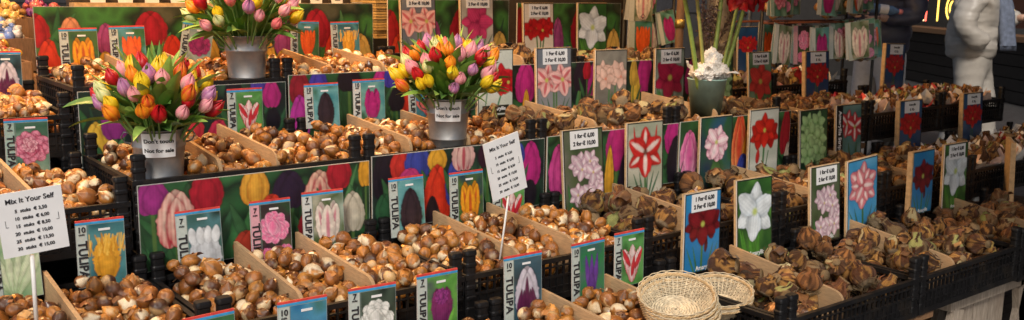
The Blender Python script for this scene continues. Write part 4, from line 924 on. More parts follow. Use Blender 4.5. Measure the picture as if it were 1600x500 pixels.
def hang(x, y, w_px, Y, kind, label, n=5, rot=0, rz=0, grp='packs of bulbs hanging on hooks'):
    for k in range(n):
        p = atY(x+k*3.4-(k%2)*5, y-(k%3)*2, Y+k*.022-.02*(k%2)); s_ = (atY(x+w_px, y, Y).x-atY(x, y, Y).x)/.105
        s_ = min(1.4, s_)
        o = empty('hanging_pack', p, label if k == 0 else label.replace('front', ['', 'second', 'third', 'fourth', 'fifth', 'sixth', 'seventh', 'eighth'][k]), 'hanging pack', grp)
        o.scale = (s_, s_, s_); o.rotation_euler = (rad(random.uniform(-6, 2)), rad(rot+random.uniform(-3, 3)+(k % 2)*4), rad(rz+random.uniform(-9, 9)))
        me = PK[kind if k == 0 else list(PK)[(k*5+len(label)) % 6]]
        link('picture', me, None, o, (0, 0, -.15)); link('bulbs_inside', BAG[k % 3], None, o, (0, .002, -.165))
        if k == 0:
            q = MB(); q.tube([(.0525, -.008, .0), (.0525+.010, -.010, .006), (.0525, -.011, .016), (.0525-.01, -.010, .006), (.0525, -.008, 0)], .0013, 5, caps=False); q.build('hook', M_DARK, o)
YH = 3.16
hang(1212, 37, 42, YH, 'flame_w', 'front cream and pink tulip pack hanging over the wrapped amaryllis', 8, 5)
hang(1268, 44, 42, YH, 'magenta', 'front lily shaped pink pack hanging over the wrapped amaryllis', 5, 0)
hang(1322, 38, 30, YH-.02, 'greenleaf', 'front pale pink pack hanging beside the dark coat', 8, -9, -25)
hang(1188, 36, 26, YH+.12, 'orange', 'front orange pack hanging left of the cream pack', 4, 6)
hang(1203, -38, 56, YH, 'double_pr', 'front pack hanging in the upper tier, left', 8, 2)
hang(1282, -36, 44, YH, 'peony_p', 'front peony pack hanging in the upper tier, middle', 8, 0)
hang(1330, -38, 38, YH, 'orange', 'front pack hanging in the upper tier, right', 6, 0)
hang(984, 28, 32, 3.45, 'orange', 'front orange bouquet pack hanging left of the brown pole', 6, 2)
hang(1025, 22, 24, 3.45, 'magenta', 'front violet pack hanging left of the brown pole', 6, -10)
hang(985, -34, 38, 3.45, 'flame_w', 'front pack at the top edge left of the brown pole', 6, 0)
def rail(x0, x1, y, Y, lbl):
    a_, b_ = atY(x0, y, Y), atY(x1, y, Y); o = empty('hook_rack', (a_.x, a_.y, 0), lbl, 'rack'); L = b_.x-a_.x
    for k, zz in enumerate((a_.z, a_.z+.225)):
        q = MB(); q.tube([(0, 0, zz), (L, 0, zz)], .006, 8); q.tube([(0, .2, zz), (L, .2, zz)], .006, 8); q.build('rail', mat('rust_rail', (.28, .09, .04), .5, .3), o)
    for xx in (0, L):
        for yy in (0, .2):
            q = MB(); q.tube([(xx, yy, 0), (xx, yy, a_.z+.35)], .009, 8); q.build('upright', M_DARK, o)
hang(1240, 40, 36, YH+.04, 'peony_p', 'front pack in the gap between the cream and lily packs', 6, 3)
hang(1298, 36, 32, YH+.03, 'double_pr', 'front pack squeezed right of the lily shaped pack', 6, -6)
hang(1004, 24, 28, 3.47, 'double_pr', 'front pack squeezed between the orange and violet packs', 5, 4)
rail(1190, 1368, 36, YH+.02, 'rust coloured hook rack of hanging packs above the wrapped amaryllis')
rail(975, 1052, 24, 3.47, 'hook rack of hanging packs left of the brown pole')
# shop front along the street
AX = cam_xy(1, 0).normalized(); RX = Vector((sy, -cy, 0)); ang = math.atan2(AX.y, AX.x)
SH = empty('shop_front', cam_xy(6, 6.3), 'dark shop front with neon signs in its lit window', 'shop', rz=ang)
b = MB(); b.box((-6, -.3, 0), (26, -.02, .78)); 
for k in range(5): b.box((-6, -.02, .02+k*.152), (26, .03, .02+k*.152+.14))
b.build('plinth', M_DARK, SH)
b = MB(); b.box((-6, -.3, .781), (26, .10, .85)); b.build('window_sill', M_WOODB, SH)
b = MB(); b.box((-6, -1.6, .85), (26, -1.5, 3.2)); b.build('shop_interior', mat('shop_interior', (.16, .07, .05), .8), SH)
b = MB(); b.box((-6, -.3, 2.6), (26, .05, 5.5)); b.build('fascia', M_DARK, SH)
for k in range(8):
    b = MB(); b.box((-5.6+k*4.1, -.12, .851), (-5.45+k*4.1, .04, 2.6)); b.build('mullion', M_DARK, SH)
def neon(body, size, col, st, px, py, label, dy=.0, rz=0):
    # on the window plane: lateral 5.05
    d = ray(px, py); lat = d.dot(RX); t = 6.27/lat; P = d*t+Vector((0, 0, H))
    L = P-SH.location; x = L.dot(AX)
    o = empty('neon_sign', P, label, 'neon sign', 'neon signs in the shop window'); o.rotation_euler = (0, 0, ang+math.pi)
    m = mat('neon_'+label.split()[0], col, .4, emit=col, est=st*.5)
    b = MB()
    for stroke in body: b.tube([(x_*size*1.25, 0, z_*size*1.25) for x_, z_ in stroke], .011, 8)
    b.build('tube', m, o)
circ = lambda cx, cz, rx, rz_, a0=0, a1=360: [(cx+rx*math.cos(rad(a0+(a1-a0)*k/20)), cz+rz_*math.sin(rad(a0+(a1-a0)*k/20))) for k in range(21)]
neon([[(0, 1.5), (.0, 0)]], .42, (1, .12, .08), 5, 1446, 33, 'red vertical neon bar in the shop window', 0)
neon([[(-.5, .4), (0, 0)], [(-.6, 1.0), (-.3, .8), (-.05, 1.05)]], .45, (1, .72, .35), 4, 1443, 32, 'cream slanting neon stroke beside the red bar', 0)
neon([[(0, 2.2), (.0, 0)]], .30, (1, .62, .10), 4.5, 1464, 33, 'yellow vertical neon bar of dots', 0)
neon([circ(0, 0, .42, .36), circ(0, 0, .2, .2)], .40, (1, .82, .5), 4, 1489, 13, 'yellow neon ring right of the yellow bar', 0)
neon([[(0, 1.5), (.0, 0)]], .42, (1, .14, .08), 5, 1577, 30, 'scarlet neon bar right of the white coat', 0)
neon([[(-.8, .5), (0, 0)], [(-.8, 1.2), (-.9, .9)]], .45, (1, .75, .3), 4, 1590, 24, 'amber slanting neon stroke at the right edge', 0)
# row of small wooden bins with dried goods at the upper left
def bin_(x, y, w_px, Y, ht, col, label, what, dep=.3, tagged=False):
    a_ = atY(x, y, Y); w = atY(x+w_px, y, Y).x-a_.x
    o = empty('wooden_bin', (a_.x+w/2, Y+dep/2, a_.z-ht), label, 'bin', 'wooden bins of goods at the upper left')
    b = MB()
    for s_ in (-1, 1): b.box((-w/2, s_*dep/2-.008, 0), (w/2, s_*dep/2+.008, ht)); b.box((s_*w/2-.008, -dep/2+.008, 0), (s_*w/2+.008, dep/2-.008, ht-.002))
    b.box((-w/2+.008, -dep/2+.008, .0), (w/2-.008, dep/2-.008, .012)); b.build('bin_wall', M_WOODB, o)
    if tagged:
        q = MB(); q.box((-w*.30, -dep/2-.012, ht*.1), (w*.0, -dep/2-.0085, ht*.85)); pl = q.build('price_label', M_PAPER, o); put_text('1,50', .02, pl, (-w*.15, -dep/2-.0126, ht*.6), bold=.0004); put_text('3,00', .02, pl, (-w*.15, -dep/2-.0126, ht*.3), bold=.0004)
    b = MB(); Rn = random.Random(int(x+y)); n = int(w*dep/.0009)
    for k in range(n):
        xx, yy = Rn.uniform(-w/2+.02, w/2-.02), Rn.uniform(-dep/2+.02, dep/2-.02); r = Rn.uniform(.013, .022); zz = ht-.02+(yy/dep+.5)*.05+Rn.uniform(0, .035); c_ = Rn.choice(col)
        b.lathe([(0, -r), (r*.8, -r*.5), (r, 0), (r*.55, r*.7), (0, r*1.2)], 8, c_, M=Matrix.Translation((xx, yy, zz)) @ Matrix.Rotation(Rn.uniform(0, 3), 4, Vector((Rn.uniform(-1, 1), Rn.uniform(-1, 1), .2)).normalized()))
    s_ = b.build('dried_goods', M_BULB); s_.location = o.location; tag(s_, what, 'dried goods', None, 'stuff')
OR = [(.62, .30, .03), (.70, .42, .06), (.42, .14, .03), (.55, .06, .03), (.30, .18, .08)]; BLU = [(.12, .2, .5), (.6, .6, .62), (.5, .42, .3), (.3, .4, .6)]; GLD = [(.45, .28, .08), (.6, .42, .14), (.3, .16, .05)]; PUR = [(.3, .04, .14), (.2, .05, .25), (.45, .1, .1)]
bin_(-60, 152, 100, 3.34, .1, OR, 'wooden bin of red and orange dried goods behind the purple tulip pack', 'red and orange dried goods behind the purple tulip pack')
bin_(-60, 100, 108, 3.6, .1, OR, 'dark wooden bin of orange and yellow dried goods at the left edge', 'orange and yellow dried goods at the left edge')
bin_(-60, 62, 112, 3.9, .12, BLU, 'dark wooden bin of blue and white packets at the left edge', 'blue and white packets at the left edge')
bin_(-10, 30, 62, 4.2, .14, GLD, 'brown wooden bin with a white price tag at the upper left', 'pale golden goods in the price tagged bin', tagged=True)
bin_(55, 28, 60, 4.1, .1, PUR, 'wooden bin of purple and crimson goods above the left picture board', 'purple and crimson goods above the left picture board')
def shelf(x0, y0, x1, Y, zs, label):
    a_, b_ = atY(x0, y0, Y), atY(x1, y0, Y); L = b_.x-a_.x; o = empty('display_shelf', (a_.x, Y, 0), label, 'shelf')
    for zz in zs: q = MB(); q.box((0, 0, zz-.02), (L, .35, zz)); q.build('shelf_board', M_WOODB, o)
    for xx in (0, L): q = MB(); q.box((xx-.02, 0, 0), (xx+.02, .35, zs[-1]+.05)); q.build('side_panel', M_WOODB, o)
for n_, (x0_, y_, x1_, Y_, t) in enumerate(((-70, 152, 48, 3.34, 'lowest'), (-70, 100, 60, 3.6, 'second'), (-70, 62, 60, 3.9, 'third'), (-25, 30, 120, 4.16, 'topmost'))):
    z_ = atY(x0_, y_, Y_).z-(.1, .1, .12, .14)[n_]-.003; shelf(x0_, y_, x1_, Y_, [z_-.3, z_], t+' plank shelf carrying the bins at the upper left')
# second stall block behind: dark counter with pale price tags and kraft paper stack
CBk = empty('counter', atY(110, 2, 3.62)*1, 'dark counter with a row of pale number tags behind the back picture boards', 'counter')
CBk.location.z = 0; z_ = atY(110, 4, 3.62).z; L = atY(985, 2, 3.62).x-CBk.location.x
b = MB(); b.box((0, .02, 0), (L, .06, z_+.30)); b.build('counter_panel', mat('brown_panel', (.035, .024, .018), .7), CBk)
b = MB(); b.box((0, -.05, z_-.03), (L*.42, .02, z_+.0)); b.build('label_ledge', M_PLYEDGE, CBk)
for k in range(12):
    x_ = L*.02+k*L*.034; q = MB(); q.box((x_, -.045, z_+.001), (x_+.05, -.041, z_+.075)); pl = q.build('number_tag', M_PAPER, CBk); put_text('GGE&GGGG&GEG'[k], .05, pl, (x_+.025, -.0455, z_+.03), bold=.002)
for k in range(6): q = MB(); x_ = L*.44+k*.085; q.box((x_, -.02, .6), (x_+.03, .018, z_+.3)); q.build('batten', M_DARK, CBk)
a_ = atY(588, 60, 3.30); o = empty('paper_stack', (a_.x, a_.y, a_.z), 'stack of yellow brown paper bags between the back picture boards', 'paper stack')
b = MB()
for k in range(16): j = random.uniform(-.004, .004); b.box((j, j, k*.0105), (.11+j, .2+j, k*.0105+.008))
b.build('paper_sheets', mat('kraft', (.52, .34, .12), .7), o)
b = MB(); b.box((-.02, -.01, -.16), (.14, .22, -.002)); b.box((-.01, .0, -1.0), (.13, .2, -.16)); b.build('stand', M_DARK, o)
# far wall of warm lit goods, upper middle-right, and dark facades closing the street
o = empty('building', cam_xy(16, -1.5), 'dark building closing the street behind the stall', 'building', rz=ang+math.pi/2)
b = MB(); b.box((-12, -.4, 0), (9, 0, 9)); b.build('wall', M_DARK, o)
for k in range(7): b = MB(); b.box((-11+k*2.8, .001, 1), (-9.4+k*2.8, .03, 2.6)); b.build('window', mat('window_dark', (.03, .03, .035), .15), o)
# ------------------------------------------------------------------ awning with an added shade flap and unseen warm lamps
AW = empty('stall_awning', (2.2, 2.9, 0), 'beige canvas awning stretched above the stall', 'awning')
b = MB(); n = 14; v = []; f = []
for i in range(n+1):
    for j in range(5): v.append((-2.6+i*.45, -.95+j*.65, 2.45+.28*math.sin(j/4*math.pi)*.8-.015*math.cos(i*1.57)))
for i in range(n):
    for j in range(4): f.append((i*5+j, i*5+j+1, (i+1)*5+j+1, (i+1)*5+j))
b.add(v, f, sm=True); b.build('canvas', M_CANVAS, AW)
b = MB(); v = []; f = []  # unseen extra canvas, added to shade the right end of the stall
for i in range(9):
    for j in range(5): v.append((-.30+i*.49, -3.3+j*.585, 1.95+.10*j+.03*math.sin(i*1.57)))
for i in range(8):
    for j in range(4): f.append((i*5+j, i*5+j+1, (i+1)*5+j+1, (i+1)*5+j))
b.add(v, f, sm=True); b.build('added_shade_flap', M_CANVAS, AW)
for xx in (-2.5, 3.6):
    for yy in (1.65,):
        q = MB(); q.tube([(xx, yy, 0), (xx, yy, 2.45)], .02, 10); q.build('pole', M_GALV, AW)
def lamp(x, y, z, e, label):  # lamps out of view, added to give the back rows a warm glow
    o = empty('unseen_lamp', (x, y, z), label, 'lamp', 'unseen warm pendant lamps under the awning')
    b = MB(); b.lathe([(.02, .13), (.03, .12), (.10, .02), (.11, 0), (.105, 0), (.028, .11)], 28); b.build('lamp_shade', M_DARK, o)
    b = MB(); b.tube([(0, 0, .13), (0, 0, 2.5-z)], .003, 6); b.build('cord', M_DARK, o)
    b = MB(); b.lathe([(0, -.005), (.022, .008), (.03, .03), (.022, .055), (.012, .08), (0, .08)], 16); b.build('lamp_bulb', mat('lamp_glow', (1, .7, .4), .3, emit=(1, .55, .22), est=12), o)
    L_ = bpy.data.lights.new('lamp_light', 'POINT'); L_.energy = e; L_.color = (1, .56, .22); L_.shadow_soft_size = .05
    lo = bpy.data.objects.new('lamp_light', L_); COL.objects.link(lo); lo.parent = o; lo.location = (0, 0, -.04)
lamp(.55, 2.75, 2.0, 36, 'unseen warm lamp over the left end of the back row')
lamp(1.55, 3.0, 2.05, 34, 'unseen warm lamp over the middle of the back row')
lamp(2.75, 3.2, 2.1, 13, 'unseen warm lamp over the amaryllis cards of the back row')
lamp(3.6, 2.85, 2.0, 13, 'unseen warm lamp over the hanging packs')
lamp(.6, 4.0, 2.0, 34, 'unseen warm lamp over the bins at the upper left')
# ------------------------------------------------------------------ people
def skin(name, chains, sub=2, extra=None):
    """chains: lists of (x,y,z,r[,r2]); a chain may start with an int-like ref (chain, index) to branch from"""
    vs = []; es = []; rs = []; ids = []
    for ch in chains:
        cur = []; prev = None
        for it in ch:
            if isinstance(it, tuple) and len(it) == 2: prev = ids[it[0]][it[1]]; cur.append(prev); continue
            vs.append(it[:3]); rs.append((it[3], it[4] if len(it) > 4 else it[3])); i = len(vs)-1
            if prev is not None: es.append((prev, i))
            prev = i; cur.append(i)
        ids.append(cur)
    me = bpy.data.meshes.new(name); me.from_pydata(vs, es, []); o = bpy.data.objects.new(name, me); COL.objects.link(o)
    m = o.modifiers.new('s', 'SKIN'); m.use_smooth_shade = True
    for i, sv in enumerate(me.skin_vertices[0].data): sv.radius = rs[i]; sv.use_root = (i == 0)
    s = o.modifiers.new('d', 'SUBSURF'); s.levels = sub; s.render_levels = sub
    bpy.context.view_layer.update(); m2 = bpy.data.meshes.new_from_object(o.evaluated_get(bpy.context.evaluated_depsgraph_get())); m2.name = name
    bpy.data.objects.remove(o); bpy.data.meshes.remove(me); m2.polygons.foreach_set('use_smooth', [True]*len(m2.polygons)); return m2
def join(name, meshes):
    V = []; F = []
    for me in meshes:
        b = len(V); V += [tuple(v.co) for v in me.vertices]; F += [tuple(i+b for i in p.vertices) for p in me.polygons]
    me = bpy.data.meshes.new(name); me.from_pydata(V, [], F); me.polygons.foreach_set('use_smooth', [True]*len(F)); me.update(); return me
def hand(w, d, palm_n, curl=.6, s=1):
    """w wrist, d direction, palm_n palm normal; returns a palm and five finger chains as meshes"""
    w = Vector(w); d = Vector(d).normalized(); n = Vector(palm_n); n = (n-d*n.dot(d)).normalized(); sd = d.cross(n); out = []
    P = lambda a, b_, c_: tuple(w+d*a*s+sd*b_*s+n*c_*s)
    out.append(skin('palm', [[(*P(-.01, 0, 0), .024*s, .018*s), (*P(.04, 0, 0), .038*s, .015*s), (*P(.08, 0, 0), .038*s, .013*s)]], 1))
    for k, (off, L) in enumerate(((-.030, .068), (-.010, .078), (.010, .073), (.029, .058))):
        p = P(.07, off, 0); ch = [(*p, .0095*s)]; a = 0; x, z = .07, 0
        for j in range(3):
            a += curl; seg = L*(.45, .32, .23)[j]; x += math.cos(a)*seg; z += math.sin(a)*seg; ch.append((*P(x, off*1.08, z), (.0088-.001*j)*s))
        out.append(skin('finger', [ch], 1))
    out.append(skin('thumb', [[(*P(.015, -.028, .004), .012*s), (*P(.045, -.052, .014), .0105*s), (*P(.070, -.058, .028), .009*s), (*P(.088, -.052, .040), .008*s)]], 1))
    return out
M_SKIN = mat('human_skin', (.55, .34, .25), .5, var=.05); M_WJ = mat('white_puffer', (.42, .39, .35), .42, scale=14, var=.06, bump=.5, bscale=22)
M_WT = mat('cream_trousers', (.37, .345, .31), .75, scale=20, var=.08, bump=.5, bscale=12); M_DJ = mat('navy_puffer', (.045, .05, .085), .5, scale=14, var=.2, bump=.5, bscale=22)
M_JE = mat('pale_jeans', (.50, .52, .55), .8, scale=30, var=.1, bump=.4, bscale=12); M_HAIR = mat('brown_hair', (.10, .05, .025), .4, wave=(60, 60, 5), var=.5); M_SCARF = mat('grey_blue_scarf', (.13, .16, .23), .85, scale=30, var=.25, bump=.5)
M_SHOE = mat('dark_shoe', (.03, .025, .02), .5); M_BLACK = mat('black_glove', (.01, .01, .012), .6)
def head_mesh(hx, hy, hz, fx, fy):
    bm = bmesh.new(); bmesh.ops.create_icosphere(bm, subdivisions=4, radius=1)
    for v in bm.verts:
        x, y, z = v.co; r = Vector((x*.095, y*.075, z*.115)); 
        if x > 0: r.x *= 1-.12*abs(y)
        if z < -.2: r.x *= .92; r.y *= 1-.25*(-z-.2)
        g = math.exp(-((y/.16)**2+((z+.08)/.22)**2)) if x > .5 else 0; r.x += .022*g                    # nose
        for s_ in (-1, 1):
            if x > .4: r.x -= .008*math.exp(-(((y-s_*.38)/.18)**2+((z-.1)/.14)**2))                       # eye sockets
        if x > .4: r.x += .006*math.exp(-((y/.3)**2+((z+.48)/.07)**2))                                    # lips
        if x > .3: r.x += .006*math.exp(-((y/.3)**2+((z+.85)/.16)**2))
        for s_ in (-1, 1): r.y += s_*.014*math.exp(-(((x+.05)/.14)**2+((z+.02)/.25)**2)) if y*s_ > .8 else 0  # ears
        v.co = Vector((hx+r.x*fx-r.y*fy, hy+r.x*fy+r.y*fx, hz+r.z))
    me = bpy.data.meshes.new('head'); bm.to_mesh(me); bm.free(); return me
def quilt(me, amp, per, z0=0):                           # puffer baffles: real bulges
    me.update()
    ns = [v.normal.copy() for v in me.vertices]
    for v, n in zip(me.vertices, ns):
        v.co += n*amp*(abs(math.sin((v.co.z+.1*v.co.x)*math.pi/per))**.6-.6)+n*.006*noise.noise(v.co*16)
    me.update(); return me
def wrinkle(me, amp, fq):
    me.update(); ns = [v.normal.copy() for v in me.vertices]
    for v, n in zip(me.vertices, ns):
        p = v.co; v.co = p+n*amp*(noise.noise(Vector((p.x*fq, p.y*fq, p.z*fq*1.8)))+.6*(1-2*abs(noise.noise(Vector((p.x*fq*.8+4, p.y*fq*.8, p.z*fq*2.6))))))
    me.update(); return me
def densify(me, cuts=1):
    bm = bmesh.new(); bm.from_mesh(me); bmesh.ops.subdivide_edges(bm, edges=bm.edges, cuts=cuts, use_grid_fill=True, smooth=.3); bm.to_mesh(me); bm.free(); return me
def person(loc, rz, label, kind):
    o = empty('person', loc, label, 'person', None, rz)
    if kind == 'white':
        legs = [[(0, 0, .92, .13, .14), (0, .0, 1.05, .12, .14), (.01, 0, 1.2, .12, .15), (.02, 0, 1.33, .11, .16), (.03, 0, 1.43, .05, .055), (.04, 0, 1.5, .048)],
                [(0, 0), (.0, -.09, .86, .09), (.02, -.09, .52, .06), (-.12, -.09, .10, .04), (-.02, -.09, .05, .035), (.09, -.09, .035, .03)],
                [(0, 0), (.0, .09, .86, .09), (.12, .09, .52, .06), (.14, .09, .10, .04), (.22, .09, .05, .035), (.33, .09, .035, .03)],
                [(0, 3), (.01, -.18, 1.36, .055), (-.07, -.25, 1.10, .042), (.03, -.13, .98, .032)],
                [(0, 3), (.02, .18, 1.36, .055), (.17, .22, 1.13, .042), (.38, .06, 1.17, .030)]]
        hd = hand((.03, -.13, .98), (1, .8, -.4), (0, 1, 0), .3); hd2 = hand((.38, .06, 1.17), (1, -.3, -.25), (0, -.4, -1), .35, 1.05)
        body = join('body', [skin('b', legs, 2), head_mesh(.06, 0, 1.58, 1, 0)]+hd+hd2)
        link('body', body, M_SKIN, o)
        link('glove', join('glove', hand((.375, .062, 1.172), (1, -.3, -.25), (0, -.4, -1), .35, 1.34)), M_BLACK, o)
        j = skin('jacket', [[(0, 0, .80, .20, .21), (0, 0, .90, .215, .225), (-.005, 0, 1.02, .215, .23), (0, 0, 1.16, .20, .23), (.01, 0, 1.30, .175, .225), (.02, 0, 1.39, .12, .15), (.035, 0, 1.46, .085, .085)],
                 [(0, 4), (.0, -.22, 1.33, .105), (-.07, -.30, 1.11, .10), (.03, -.275, .99, .09), (.13, -.225, .955, .07)],
                 [(0, 4), (.03, .22, 1.33, .105), (.16, .235, 1.14, .085), (.34, .085, 1.165, .055)]], 3)
        densify(j); quilt(j, .005, .11); wrinkle(j, .008, 8); link('jacket', j, M_WJ, o)
        t = join('trousers', [skin('t', [[(0, 0, 1.08, .15, .16), (0, 0, .95, .165, .18), (0, 0, .84, .165, .18)], [(0, 2), (.0, -.09, .72, .125), (.02, -.095, .50, .115), (-.09, -.095, .16, .105), (-.10, -.095, .10, .10)], [(0, 2), (.04, .09, .72, .125), (.11, .095, .50, .115), (.14, .095, .16, .105), (.14, .095, .10, .10)]], 3)])
        densify(t); wrinkle(t, .005, 5); link('trousers', t, M_WT, o)
        h = MB(); Rn = random.Random(5)
        hb = crumple('hair', .035, 0, 1.615, .118, 3, o, M_HAIR, sx=.98, sz=.95, sub=4, amp=.12)
        for k in range(46):
            y = Rn.uniform(-.085, .085); x = .02+Rn.uniform(-.05, .04); h.tube([(x, y*1.1, 1.62), (x+.01, y*1.4, 1.5), (x+.06+Rn.uniform(-.02, .04), y*1.9-.02, 1.38), (x+.10+Rn.uniform(-.02, .03), y*1.9-.05, 1.22+Rn.uniform(-.04, .06))], [.014, .013, .011, .003], 5)
        h.build('long_hair', M_HAIR, o)
        s = MB(); 
        for (xa, ya, w) in ((.215, -.10, .06), (.20, .10, .05)):
            v = []; f = []; n = 14
            for i in range(n+1):
                tt = i/n; z = 1.46-.52*tt; xx = xa-.14*(1-tt)**2*1.2+.015*math.sin(tt*6)
                for q in range(7): yy = ya+(q/6-.5)*2*w; v.append((xx+.9*(q/6)*w*2+.01, yy*.6+.012*math.cos(q*1.9)-.01, z))
                for q in range(6, -1, -1): yy = ya+(q/6-.5)*2*w; v.append((xx+.9*(q/6)*w*2-.005, yy*.6+.012*math.cos(q*1.9)+.01, z))
            for i in range(n):
                for q in range(14): f.append((i*14+q, i*14+(q+1) % 14, (i+1)*14+(q+1) % 14, (i+1)*14+q))
            s.add(v, f, sm=True)
            for q in range(12): yy = ya+(q/11-.5)*2*w; s.tube([(xa+.9*(q/11)*w*2, yy*.6, .95), (xa+.9*(q/11)*w*2+.002, yy*.6+.003, .90)], .003, 4)
        s.tube([(.11*math.cos(a_), .12*math.sin(a_), 1.47+.02*math.sin(2*a_)) for a_ in [k/12*6.283 for k in range(13)]], .045, 8, caps=False)
        s.build('scarf', M_SCARF, o)
        for (x, y) in ((-.11, -.092), (.14, .092)):
            q = MB(); Mx = Matrix.Translation((x, y, 0)); q.lathe([(0, 0), (.045, 0), (.05, .03), (.047, .1), (.045, .14), (0, .14)], 14, M=Mx); q.lathe([(0, 0), (.042, 0), (.045, .03), (.03, .07), (0, .075)], 14, M=Matrix.Translation((x+.075, y, 0)) @ Matrix.Diagonal((1.9, 1, 1, 1))); q.build('shoe', M_SHOE, o)
    else:
        body = join('body', [skin('b', [[(0, 0, .98, .12, .15), (0, 0, 1.1, .12, .15), (0, 0, 1.28, .12, .17), (0, 0, 1.43, .10, .17), (.01, 0, 1.53, .055), (.02, 0, 1.60, .052)],
                [(0, 0), (0, -.1, .9, .095), (.03, -.10, .52, .062), (0, -.10, .10, .045), (.07, -.10, .05, .04), (.17, -.10, .035, .03)], [(0, 0), (0, .1, .9, .095), (.0, .13, .52, .062), (-.06, .14, .10, .045), (.02, .15, .05, .04), (.12, .15, .035, .03)],
                [(0, 3), (0, -.2, 1.45, .055), (-.03, -.27, 1.17, .045), (.20, -.13, 1.22, .033)], [(0, 3), (0, .2, 1.45, .055), (-.02, .28, 1.18, .045), (.22, .15, 1.17, .033)]], 2), head_mesh(.05, 0, 1.70, 1, 0)]
                + hand((.20, -.13, 1.22), (.35, 1, .15), (-1, .3, 0), .75)+hand((.22, .15, 1.17), (.5, -1, 0), (-1, -.3, 0), .7))
        link('body', body, M_SKIN, o)
        j = skin('jacket', [[(0, 0, .86, .17, .20), (0, 0, .96, .19, .215), (0, 0, 1.1, .19, .23), (0, 0, 1.28, .185, .235), (0, 0, 1.42, .16, .23), (0, 0, 1.50, .11, .13), (.02, 0, 1.57, .085)],
              [(0, 4), (0, -.22, 1.42, .10), (-.03, -.27, 1.17, .09), (.17, -.155, 1.215, .06)], [(0, 4), (0, .22, 1.42, .10), (-.02, .27, 1.18, .09), (.19, .17, 1.17, .06)]], 3)
        quilt(j, .014, .10); link('jacket', j, M_DJ, o)
        link('trousers', skin('trousers', [[(0, 0, 1.12, .13, .15), (0, 0, 1.0, .15, .17), (0, 0, .92, .15, .17)], [(0, 2), (0, -.1, .80, .115), (.03, -.105, .5, .09), (0, -.105, .12, .075)], [(0, 2), (0, .1, .80, .115), (.0, .135, .5, .09), (-.06, .145, .12, .075)]], 3), M_JE, o)
        crumple('hair', .025, 0, 1.735, .112, 6, o, M_HAIR, sx=.98, sz=.95, sub=4, amp=.12)
        for (x, y) in ((0, -.10), (-.06, .145)):
            q = MB(); q.lathe([(0, 0), (.045, 0), (.05, .03), (.045, .09), (0, .09)], 14, M=Matrix.Translation((x, y, 0))); q.lathe([(0, 0), (.042, 0), (.045, .03), (.03, .07), (0, .075)], 14, M=Matrix.Translation((x+.075, y, 0)) @ Matrix.Diagonal((1.9, 1, 1, 1))); q.build('shoe', M_SHOE, o)
    return o
RA = math.atan2(RX.y, RX.x)
pw = atD(1518, 75, 8.0); person((pw.x, pw.y, 0), RA-rad(28), 'person in a white puffer jacket and cream trousers with a grey blue scarf', 'white')
pd = atD(1376, 75, 7.1); PD = person((pd.x, pd.y, 0), ang+math.pi*.66, 'person in a dark navy puffer jacket and pale jeans holding a drink bottle', 'dark')
bp = atD(1382, 15, 6.72); o = empty('drink_bottle', bp, 'blue labelled drink bottle with a pink cap held by the person in the dark jacket', 'bottle')
o.rotation_euler = (0, 0, RA); mb = Matrix.Rotation(rad(97), 4, 'Y')
b = MB(); b.lathe([(0, -.10), (.032, -.10), (.034, -.09), (.034, .05), (.015, .09), (.015, .10)], 20, M=mb); b.build('bottle_body', mat('bottle_blue', (.12, .22, .40), .15), o)
b = MB(); b.lathe([(.0345, -.04), (.0345, .02)], 20, M=mb); b.build('bottle_label', M_PAPER, o)
b = MB(); b.lathe([(.0, .125), (.017, .125), (.018, .10), (0, .10)], 16, M=mb); b.build('cap', mat('pink_cap', (.75, .25, .25), .4), o)
